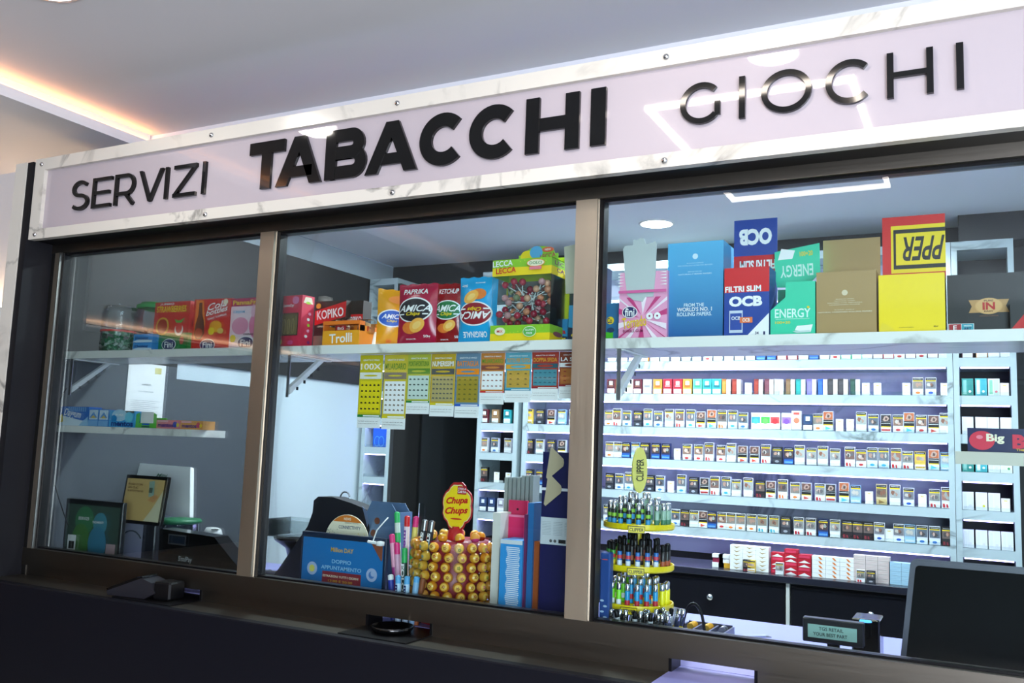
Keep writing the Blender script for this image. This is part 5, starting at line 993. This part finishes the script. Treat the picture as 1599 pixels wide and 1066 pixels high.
p = at(1340, 1010, .24); m = MB(); m.box(0, .12, 0, .07, 0, .003, NVY); one(m, 'notepad', 'dark blue pad lying beside the black box', 'pad', None, (p.x+.03, .25, WT))
# big black monitor
p = at(1404, 1010, .30); t = thing('computer_monitor', 'large black monitor with a grey bezel at the right end of the counter', 'monitor', (p.x, .30, WT))
zb = .02; h = at(1430, 869, .36).z-WT-zb; w = .56; m = MB(); m.M = frame_m((0, 0, zb), .10)
def rr(x0, x1, z0, z1, r): return [(x0+(x1-x0)*0+r-r*math.cos(a), z1-r+r*math.sin(a)) for a in [PI/2*i/6 for i in range(7)]]+[(x1-r+r*math.sin(a), z1-r+r*math.cos(a)) for a in [PI/2*i/6 for i in range(7)]]+[(x1, z0), (x0, z0)]
m.prism([(a+(.03 if b > h*.5 else 0)*0+.03*b/h, b) for a, b in rr(0, w, 0, h, .018)], 0, .045, ink('#55555e', .35)); m.build('bezel', t)
m = MB(); m.M = frame_m((0, 0, zb), .10); m.prism([(a+.03*b/h, b) for a, b in rr(.014, w-.014, .0, h-.018, .01)], -.001, -.0001, MATTE); m.build('screen', t)
m = MB(); m.box(w*.3, w*.7, -.01, .14, 0, .012, BLACK, bev=.004); m.box(w*.45, w*.55, .05, .08, .012, .2, BLACK); m.build('stand', t)
p = at(1490, 1000, .22)
one(MB().lathe([(.001, 0), (.03, 0), (.033, .018), (.03, .02), (.001, .02)], (0, 0, 0), ink('#c8a87a', .4), 20), 'tape_roll', 'tan tape roll lying in front of the black monitor', 'tape', None, (at(1468, 1018, .18).x, .18, WT))
# bubble gum shelf on the right
z = at(1550, 726, .08).z; xa = at(1492, 715, .08).x
t = thing('window_shelf', 'small cream shelf at the right edge with the red and navy gum sign', 'shelf', (xa, .06, z))
MB().box(0, .45, 0, .14, 0, at(1550, 706, .08).z-z, ink('#c9c4b4')).build('board', t); MB().box(.01, .014, .13, .16, -.02, .2, PLASTIC).build('hanger', t)
zz = at(1550, 706, .08).z; xb = at(1511, 700, .08).x; h = at(1550, 669, .08).z-zz; w = .24
m = MB(); m.box(0, w, 0, .06, 0, h, ink('#17194a', .3)); f = Face(m, (0, 0, 0), w, h); f.ell(.13, .48, .115, .095, ink('#d0213f'), 28); f.ell(.11, .62, .03, .02, ink('#e87a8a')); f.text('Big', .25, .56, .16, .42, CREAM, 0, 2); f.text('Babol', .62, .46, .44, .6, ink('#d0213f'), 0, 3); f.rect(.46, .1, .9, .14, GOLD); f.text('THE SOFT BUBBLE', .6, .12, .34, .09, GOLD)
one(m, 'gum_display_box', 'navy bubble gum box lettered Big Babol in red', 'display box', None, (xb, .075, zz+.0005))
# ================================================================== CIGARETTE PACKS
PKM = {}
def pack_mesh(st):
    """st = (kind, height, body colour, picture colour, brand colour, logo)"""
    if st in PKM: return PKM[st]
    kind, h, body, pic, br, logo = st; w, d = .046, .022; m = MB(); r_ = random.Random(str(st))
    if kind == 'pusher':
        m.box(0, .034, 0, .004, 0, h, Wt); m.box(0, .034, .004, .05, 0, .012, Wt); f = Face(m, (0, 0, 0), .034, h); f.rect(.3, .78, .7, .84, YEL); f.rect(.15, .9, .85, .92, ink('#c8c8d0'))
    elif kind == 'side':        # box standing narrow side out, open sleeve
        m.box(0, w*.5, 0, .05, 0, h, ink(body)); m.box(w*.52, w*.95, 0, .05, 0, h*.97, ink(pic)); f = Face(m, (0, 0, 0), w, h); f.rect(.08, .1, .42, .85, ink(br)); 
        if logo: f.ell(.25, .3, .14, .14, ink(logo), 10)
    elif kind == 'open':
        m.box(0, w, 0, .05, 0, h, ink(body)); f = Face(m, (0, 0, 0), w, h); f.rect(.12, .1, .4, .92, ink(pic)); f.rect(.48, .05, .92, .95, ink(br)); f.ell(.7, .25, .12, .12, ink(logo), 10)
    elif kind == 'mini':
        m.box(0, w, 0, d, 0, h, ink(body)); f = Face(m, (0, 0, 0), w, h); f.rect(.06, .04, .94, .34, Wt); f.rect(.1, .42, .9, .92, ink(pic)); f.rect(.3, .6, .72, .86, Wt); f.rect(.2, .5, .8, .56, ink(br))
    elif kind == 'new':         # coloured dome brand
        m.box(0, w, 0, d, 0, h, Wt); f = Face(m, (0, 0, 0), w, h); f.rect(.04, .38, .96, .75, ink(body)); f.ell(.5, .5, .3, .3, ink(pic)); f.rect(.1, .04, .9, .33, Wt); f.rect(.2, .8, .8, .92, ink(br))
    else:
        m.box(0, w, 0, d, 0, h, ink(body)); f = Face(m, (0, 0, 0), w, h)
        top = .86 if kind != 'low' else .56
        if kind == 'low': f.rect(.04, .58, .96, .97, ink(pic)); f.poly([(.2, .68), (.4, .62), (.7, .66), (.82, .8), (.6, .92), (.35, .88)], ink('#b89a88')); f.poly([(.4, .7), (.6, .68), (.66, .8), (.45, .84)], ink('#5a4440')); f.rect(.03, .33, .97, .57, K); f.rect(.06, .48, .94, .50, Wt); f.rect(.03, .28, .97, .33, YEL)
        else:
            f.rect(.04, .84, .96, .97, K); f.rect(.12, .90, .88, .915, Wt); f.rect(.04, .79, .96, .84, YEL); f.rect(.04, .38, .96, .79, ink(pic))
            [f.poly([(cx_+rx_*r_.uniform(.5, 1)*math.cos(a_*1.047), cz_+.15*r_.uniform(.5, 1)*math.sin(a_*1.047)) for a_ in range(6)], ink(r_.choice(['#b08a78', '#c8c0b4', '#4a4242', '#8a5c48', '#9aa29c', '#c8a898', '#6a6466', '#5c4c48']))) for cx_, cz_, rx_ in ((r_.uniform(.3, .45), .6, .3), (r_.uniform(.5, .72), r_.uniform(.5, .62), .24), (r_.uniform(.3, .7), r_.uniform(.5, .66), .14))]
        f.rect(.03, .02, .97, .28, ink(br))
        if logo:
            L_ = ink(logo)
            kk = r_.randrange(4)
            if kk == 0: f.poly([(.12, .04), (.35, .04), (.3, .22), (.12, .22)], L_); f.poly([(.45, .04), (.62, .04), (.55, .2), (.42, .2)], L_)
            elif kk == 1: f.ell(.5, .15, .22, .12, L_, 14)
            elif kk == 2: f.rect(.08, .08, .92, .18, L_)
            else: f.poly([(.25, .05), (.8, .12), (.25, .24)], L_)
    PKM[st] = m; return m
DESC = {}
def style(kind, h=.085, body='#e8e8ea', pic='#7a6a6a', br='#e6e8ea', logo='', desc=''):
    s_ = (kind, h, body, pic, br, logo); DESC[s_] = desc; return s_
T_, N_, S_ = .094, .083, .078
PK_ = style('pusher', .058, desc='small white empty pusher card')
D = {
 'wr': style('std', N_, '#dfe2e6', '#8a6a5a', '#ececec', '#c83a3a', 'white pack with a red mark'), 'Wr': style('std', T_, '#e8e8ea', '#7a5a50', '#ececec', '#c83a3a', 'tall white pack with a red mark'),
 'wb': style('std', N_, '#dde2ea', '#5a6470', '#dfe8f2', '#3a7ac8', 'white pack with a blue mark'), 'Wb': style('std', T_, '#e0e4ea', '#6a7078', '#cfe2f0', '#3aa0d0', 'tall white pack with a blue mark'),
 'wo': style('std', N_, '#e2e2e2', '#8a8278', '#ececec', '#e87a2a', 'white pack with an orange mark'), 'Wo': style('std', T_, '#e8e6e2', '#6a6260', '#efe8e0', '#e8762a', 'tall white pack with an orange mark'),
 'wt': style('std', N_, '#dde6e8', '#8a8070', '#ececec', '#3ab0c8', 'white pack with a turquoise mark'), 'Wg': style('std', T_, '#e8e8e8', '#a8aca6', '#e8eae6', '', 'tall pale grey pack'),
 'wg': style('std', N_, '#dcdfe0', '#9a9c98', '#e4e6e6', '', 'plain pale pack'), 'bl': style('std', N_, '#2a3a6a', '#4a3a38', '#1e5aa8', '#6aa0d8', 'deep blue pack'), 'dk': style('std', N_, '#2a2c34', '#4a4a50', '#3a3c44', '#a8a8b0', 'dark grey pack'),
 'bk': style('std', N_, '#1c1c20', '#6a5a54', '#2a1a1c', '#8a2a34', 'black and maroon pack'), 'lb': style('std', N_, '#9ac0dc', '#9aa8b0', '#9cc8e4', '#e8e8e8', 'light blue pack'), 'ye': style('std', N_, '#e8c85a', '#e0b84a', '#ececec', '#c8a03a', 'yellow pack'),
 'lo': style('low', N_, '#dfe2e6', '#6a4a40', '#ececec', '#d84a3a', 'pack with picture above the warning band'), 'Lo': style('low', T_, '#e2e6ea', '#b8643a', '#d8ecf2', '#5ac0d8', 'tall pack with orange picture on top'), 'lk': style('low', N_, '#dfe2e6', '#3a3434', '#e8e8e8', '#c03a3a', 'pack with dark picture above the warning'),
 'rc': style('std', N_, '#e2e2e6', '#8a8a84', '#ececec', '#c81e2a', 'white pack with a red chevron'), 'Rc': style('std', T_, '#e2e2e6', '#9a6a5a', '#ececec', '#c81e2a', 'tall white pack with a red chevron'), 'bc': style('std', N_, '#e2e2e6', '#7a7a80', '#e8eef4', '#2a5ac0', 'white pack with a blue band'), 'gd': style('std', T_, '#d8c8a0', '#7a6a58', '#c8b078', '#8a6a3a', 'tall gold-toned pack'),
 'P': PK_,
 'ma': style('mini', S_, '#6a2430', '#3a1a20', '#a86a5a', '', 'small maroon pack'), 'br': style('mini', S_, '#8a6a4a', '#a8825a', '#5a3a2a', '', 'small brown pack'), 'cr': style('mini', S_, '#d8d4cc', '#b0a88c', '#8a8468', '', 'small cream pack'), 're': style('mini', S_, '#c82434', '#a01828', '#e8b8b8', '', 'small red pack'), 'og': style('mini', S_, '#e89a3a', '#d87a2a', '#b04a1a', '', 'small orange pack'),
 'mt': style('mini', S_, '#6ad0a0', '#4ab88a', '#2a7a5a', '', 'small mint green pack'), 'te': style('mini', S_, '#3ac0c8', '#208a94', '#145a60', '', 'small teal pack'), 'gr': style('mini', S_, '#c8c8ce', '#a8a8b4', '#6a6a78', '', 'small grey pack'), 'nv': style('mini', S_, '#2a3a5a', '#34507a', '#1a2a44', '', 'small navy pack'),
 'sb': style('side', S_, '#a8642a', '#e8e4de', '#c88a3a', '', 'gold-brown box turned side out'), 'sr': style('side', S_, '#8a2c20', '#ece8e4', '#a03a2a', '', 'rust red box turned side out'), 'sm': style('side', S_, '#6a3440', '#ece8e4', '#7a4450', '', 'maroon box turned side out'), 'st': style('side', S_, '#1e8a84', '#e8ecec', '#2aa098', '', 'teal box turned side out'), 'sp': style('side', S_, '#7a6ab0', '#e8e8f0', '#8a80c0', '', 'lilac box turned side out'),
 'su': style('side', S_, '#2a5aa8', '#e8e8f0', '#3a6ab8', '', 'blue box turned side out'), 'sk': style('side', S_, '#3a3638', '#e8e4de', '#4a4648', '', 'dark grey box turned side out'), 'sg': style('side', S_, '#2a4438', '#d8dcd8', '#34584a', '', 'dark green box turned side out'), 'sw': style('side', S_, '#c8ccd0', '#e8e8ea', '#b8bcc4', '', 'pale grey box turned side out'), 'sn': style('side', S_, '#7a5a3a', '#dcd8d0', '#8a6a4a', '', 'brown box turned side out'),
 'n1': style('new', N_, '#3a9ad8', '#4aaae0', '#e8d8a0', '', 'white pack with a sky blue dome'), 'n2': style('new', N_, '#4ab04a', '#6ac85a', '#e8d8a0', '', 'white pack with a green dome'), 'n3': style('new', N_, '#e05050', '#d03038', '#e8c8c8', '', 'white pack with a red dome'), 'n4': style('new', N_, '#9a70c8', '#8050b8', '#d8c8e8', '', 'white pack with a purple dome'), 'n5': style('new', T_, '#e8e0d8', '#c87a5a', '#d85a4a', '', 'tall white pack with a rust arch'),
 'o1': style('open', S_, '#3a9a90', '#8ac8c0', '#2a8a84', '#e8e8e0', 'teal open box'), 'o2': style('open', S_, '#5ac0c8', '#e8f0f0', '#38a8b4', '#d8f0f0', 'turquoise open box'), 'o3': style('open', S_, '#e8ece8', '#8ac8a8', '#c8dcd0', '#d05a6a', 'white and mint open box'), 'o4': style('open', S_, '#eceef0', '#dfe2e8', '#e4e6ea', '#d8d8e4', 'all-white open box'), 'o5': style('open', S_, '#eceef0', '#e8e8ea', '#ececf0', '#e8702a', 'white open box with an orange flower'), 'o6': style('open', S_, '#eceef0', '#e8e8ea', '#ececf0', '#8a3aa0', 'white open box with a purple flower'), 'o7': style('open', S_, '#eceef0', '#e8e8ea', '#ececf0', '#3a9a5a', 'white open box with a green leaf'), 'o8': style('open', S_, '#eceef0', '#e8e8ea', '#ececf0', '#d8d020', 'white open box with a yellow mark'),
}
TILES = {'sr'}
ROWN = {0: 'sixth shelf up', 1: 'fifth shelf up', 2: 'fourth shelf up', 3: 'third shelf up', 4: 'second shelf up', 5: 'lowest shelf'}
PMESH = {}
def put_packs(unit_name, row, zlev, items, Yf=UY+.018, py=None):
    z = zlev+FH+.0003; prev = None; n = 0
    for px, code in items:
        st = D[code]; yy = (561+51*row) if py is None else py; X = at(px, yy+40, Yf).x; wd = .034 if st[0] == 'pusher' else .046; n += 1
        if prev is not None and X < prev+.0012: X = prev+.0012
        prev = X+wd
        if st not in PMESH: o = pack_mesh(st).build('pusher_card' if st[0] == 'pusher' else 'cigarette_pack'); PMESH[st] = o.data
        else: o = bpy.data.objects.new('pusher_card' if st[0] == 'pusher' else 'cigarette_pack', PMESH[st]); C.objects.link(o)
        o.location = (X, Yf+rnd.uniform(-.004, .006), z)
        tag(o, '%s, %s from left, %s, %s' % (DESC[st], ORD[n], ROWN[row], unit_name), 'pusher card' if st[0] == 'pusher' else 'cigarette pack', 'cigarette packs on the %s of the %s' % (ROWN[row], unit_name))
def X7(v, o=1040, s=5.514): return [(o+a/s, c) for a, c in v]
R1 = X7([(80, 'ma'), (140, 'br'), (208, 'cr'), (272, 'ma'), (343, 'gr'), (418, 're'), (495, 're'), (567, 're'), (640, 'og'), (713, 'mt'), (783, 'te'), (855, 'te'), (925, 'sb'), (1000, 'sr'), (1095, 'P'), (1160, 'sr'), (1240, 'sm'), (1310, 'sw'), (1395, 'sn'), (1470, 'st'), (1550, 'sp')], 930, 4.703)+X7([(165, 'su'), (235, 'sk'), (305, 'sk'), (390, 'sg'), (475, 'P'), (555, 'P'), (755, 'P'), (826, 'wo'), (916, 'bc'), (1022, 'P')], 1240, 4.454)
R1[5] = (R1[5][0], 'og'); R1[7] = (R1[7][0], 're')
R2 = X7([(60, 'wo'), (120, 'Wr'), (195, 'wb'), (275, 'dk'), (350, 'Wb'), (427, 'wb'), (505, 'Wg'), (583, 'Wr'), (660, 'Wb'), (738, 'lo'), (817, 'Lo'), (893, 'Wo'), (970, 'Wb'), (1048, 'wb'), (1140, 'n1'), (1200, 'n2'), (1280, 'n3'), (1365, 'n4'), (1440, 'n5'), (1522, 'nv')], 930, 4.703)+X7([(120, 'wo'), (198, 'Lo'), (290, 'P'), (365, 'P'), (433, 'Wg'), (517, 'wb'), (603, 'lk'), (688, 'wr'), (765, 'Lo'), (850, 'wr'), (935, 'lo'), (1015, 'Wg')], 1240, 4.454)
R3 = X7([(80, 'wo'), (115, 'wg'), (160, 'bl'), (213, 'lb'), (265, 'dk'), (322, 'bl'), (373, 'bl'), (440, 'P')], 920, 3.332)+X7([(140, 'wr'), (238, 'wr'), (328, 'Wr'), (430, 'wr'), (518, 'Wg'), (618, 'lo'), (718, 'lo'), (815, 'Wr'), (915, 'dk'), (1013, 'bl'), (1108, 'Wg'), (1210, 'wg'), (1308, 'Wg'), (1412, 'wg'), (1540, 'Wr')])+X7([(178, 'wr'), (263, 'Wb'), (350, 'Wb'), (443, 'Rc'), (530, 'rc'), (623, 'ye'), (727, 'Lo'), (820, 'lb')], 1300, 4.846)
R4 = X7([(80, 'dk'), (131, 'wb'), (182, 'Wb'), (235, 'dk'), (290, 'dk'), (343, 'wb'), (405, 'P')], 920, 3.332)+X7([(90, 'Wb'), (192, 'dk'), (290, 'lk'), (378, 'Wr'), (475, 'Wb'), (563, 'wg'), (663, 'Wg'), (768, 'bk'), (858, 'lo'), (962, 'Wo'), (1068, 'wo'), (1165, 'lo'), (1283, 'rc'), (1375, 'lk')])+X7([(50, 'Lo'), (137, 'lb'), (248, 'P'), (332, 'gd'), (433, 'Wg'), (537, 'bc'), (650, 'P'), (733, 'rc'), (826, 'Rc')], 1300, 4.846)
R5 = X7([(70, 'bc'), (425, 'wb')], 920, 3.332)+X7([(35, 'bk'), (118, 'wg'), (215, 'lo'), (308, 'bl'), (398, 'wr'), (495, 'wo'), (593, 'wo'), (693, 'wo'), (787, 'wt'), (888, 'wt'), (988, 'dk'), (1101, 'rc'), (1205, 'rc'), (1310, 'bl'), (1412, 'wg'), (1515, 'bk')])+X7([(70, 'bk'), (160, 'bk'), (248, 'bc'), (350, 'P'), (443, 'bc'), (537, 'lb'), (637, 'wb'), (733, 'wb'), (828, 'bk')], 1300, 4.846)
R0 = [(948+i*16.6, ['gr', 'cr', 'gr', 'og', 'cr', 'gr', 'cr', 'wg', 'gr', 'wr', 'wg', 'wg', 'gr', 'gr', 'bl', 'bl', 're', 're', 'wg', 'bl', 'gr', 'wr', 'mt', 'mt', 'gr', 'ma', 're', 'wr', 'ma', 'wr', 'ma', 'wg'][i]) for i in range(32)]
LFT = lambda cs: [(818+i*17.3, c) for i, c in enumerate(cs)]
MU = 'wide shelving'
put_packs(MU, 0, LV[5], R0); put_packs(MU, 1, LV[4], R1)
put_packs(MU, 2, LV[3], LFT(['ye', 'dk', 'lo', 'lb', 'rc'])+R2); put_packs(MU, 3, LV[2], LFT(['bk', 'wg', 'dk', 'lk', 'wb'])+R3); put_packs(MU, 4, LV[1], LFT(['dk', 'bl', 'wg'])+R4); put_packs(MU, 5, LV[0], R5)
MT = 'doorway tower'
put_packs(MT, 2, LV[3], [(749, 'ma'), (766, 'br'), (784, 'te')]); put_packs(MT, 3, LV[2], [(748, 'wo'), (765, 'wb'), (785, 'wg')]); put_packs(MT, 4, LV[1], [(747, 'bk'), (768, 'P'), (787, 'P')]); put_packs(MT, 5, LV[0], [(746, 'nv'), (758.5, 'nv'), (774, 'gr')])
RTN = 'right tower'
put_packs(RTN, 1, LV[4], [(1503, 'o1'), (1524, 'o2'), (1544, 'o3'), (1563, 'P')]); put_packs(RTN, 2, LV[3], [(1503, 'o8'), (1524, 'o5'), (1542, 'o6'), (1563, 'o7')]); put_packs(RTN, 3, LV[2], [(1503, 'o1'), (1524, 'o2'), (1544, 'o4'), (1563, 'o7')])
put_packs(RTN, 4, LV[1], [(1503, 'o4'), (1524, 'o8'), (1544, 'o4'), (1564, 'P')]); put_packs(RTN, 5, LV[0], [(1503, 'o4'), (1524, 'o4'), (1544, 'o4'), (1564, 'o4')]); put_packs(RTN, 0, LV[5], [(1503, 'ma'), (1525, 'og'), (1544, 'gr'), (1563, 'wg')])
# bright blue carton in the left tower
x, w, h = span(573, 604, 697, 678, 2.20); m = MB(); w *= .72; m.box(0, w, 0, .06, 0, .115, ink('#1e5ec8', .3)); f = Face(m, (0, 0, 0), w, .115); f.ell(.3, .3, .2, .3, ink('#5aa8e8')); f.ell(.3, .3, .17, .26, ink('#1e5ec8', .3)); f.ell(.6, .3, .2, .3, ink('#5aa8e8')); f.ell(.6, .3, .17, .26, ink('#1e5ec8', .3))
one(m, 'tissue_carton', 'bright blue carton in the far left shelving tower', 'carton', None, (-3.345, 2.19, 1.48+FH+.0005))
# ================================================================== CARTONS ON THE CABINET
def cartons(pl, n, rows, w, mat, draw, nm, grp, y=1.86, skip=0, z=CT+.0003, hh=.0185, dep=.05):
    x = at(pl, 885, y).x
    for r in range(rows):
        for c in range(n):
            if (r, c) in (skip or ()): continue
            m = MB(); m.box(0, w-.001, 0, dep, 0, hh-.0008, mat); draw(Face(m, (0, 0, 0), w-.001, hh-.0008, step=.0002), r, c)
            one(m, 'cigarette_carton', '%s, %s from left, %s from bottom' % (nm, ORD[c+1], ORD[r+1]), 'carton', grp, (x+c*w, y, z+r*hh))
Kg = ink('#a8905a'); Kr = ink('#b8162a'); Ko = ink('#e07a2a'); Kp = ink('#d8c8c4'); Kb = ink('#a8cce0')
cartons(1140, 3, 6, .0585, Wt, lambda f, r, c: f.poly([(.25, .75), (.5, .2), (.85, .75), (.5, .55)], Kg), 'white carton with a gold chevron', 'gold-chevron cartons on the cabinet')
cartons(1204, 3, 6, .0585, Kr, lambda f, r, c: (f.poly([(.05, 0), (.5, .7), (.95, 0)], Wt) if (c+r) % 3 else f.rect(.1, .2, .9, .8, ink('#d83a5a'))), 'red carton with a white peak', 'red cartons on the cabinet', skip=((5, 0), (5, 2)))
cartons(1268, 3, 5, .0585, Wt, lambda f, r, c: f.poly([(.45, .8), (.6, .8), (.8, .15), (.62, .15)], Ko), 'white carton with an orange stripe', 'orange-striped cartons on the cabinet')
cartons(1333, 3, 6, .049, Kp, lambda f, r, c: f.poly([(.1, .2), (.9, .7), (.9, .75), (.1, .25)], ink('#c89a94')), 'pale pink carton', 'pale pink cartons on the cabinet')
cartons(1388, 2, 5, .05, Kb, lambda f, r, c: f.poly([(.1, .2), (.9, .7), (.9, .75), (.1, .25)], ink('#7aa8c8')), 'light blue carton', 'light blue cartons on the cabinet')
cartons(1428, 4, 6, .075, Wt, lambda f, r, c: f.ell(.5, .5, .12, .2, ink('#d8a86a'), 10), 'white carton behind the black monitor', 'white cartons behind the black monitor')
for px, c1, c2, lab in ((1112, '#ececec', '#8a2440', 'small white and maroon pack lying left of the cartons'), (1122, '#c8962a', '#ececec', 'small gold and white pack left of the cartons')):
    p = at(px, 880, 1.88); m = MB(); m.box(0, .055, 0, .04, 0, .022, ink(c1)); m.box(.002, .05, .004, .036, .022, .044, ink(c2)); m.box(0, .05, 0, .036, .044, .06, Wt); one(m, 'cigarette_pack', lab, 'cigarette pack', None, (p.x, 1.88, CT+.0003))
for px, code in ((1158, 'bk'), (1165, 'ye'), (1209, 'wg'), (1336, 'rc'), (1352, 'dk')):
    st = D[code]; o = (pack_mesh(st).build('cigarette_pack') if st not in PMESH else None)
    if o is None: o = bpy.data.objects.new('cigarette_pack', PMESH[st]); C.objects.link(o)
    o.location = (at(px, 890, 1.80).x, 1.826, CT+.0003); o.scale = (.75, 1, .62); tag(o, '%s standing in front of the cartons %s' % (DESC[st], {1158: 'at the left', 1165: 'beside the black pack', 1209: 'before the red ones', 1336: 'before the pink ones', 1352: 'second before the pink ones'}[px]), 'cigarette pack', 'packs in front of the cartons')
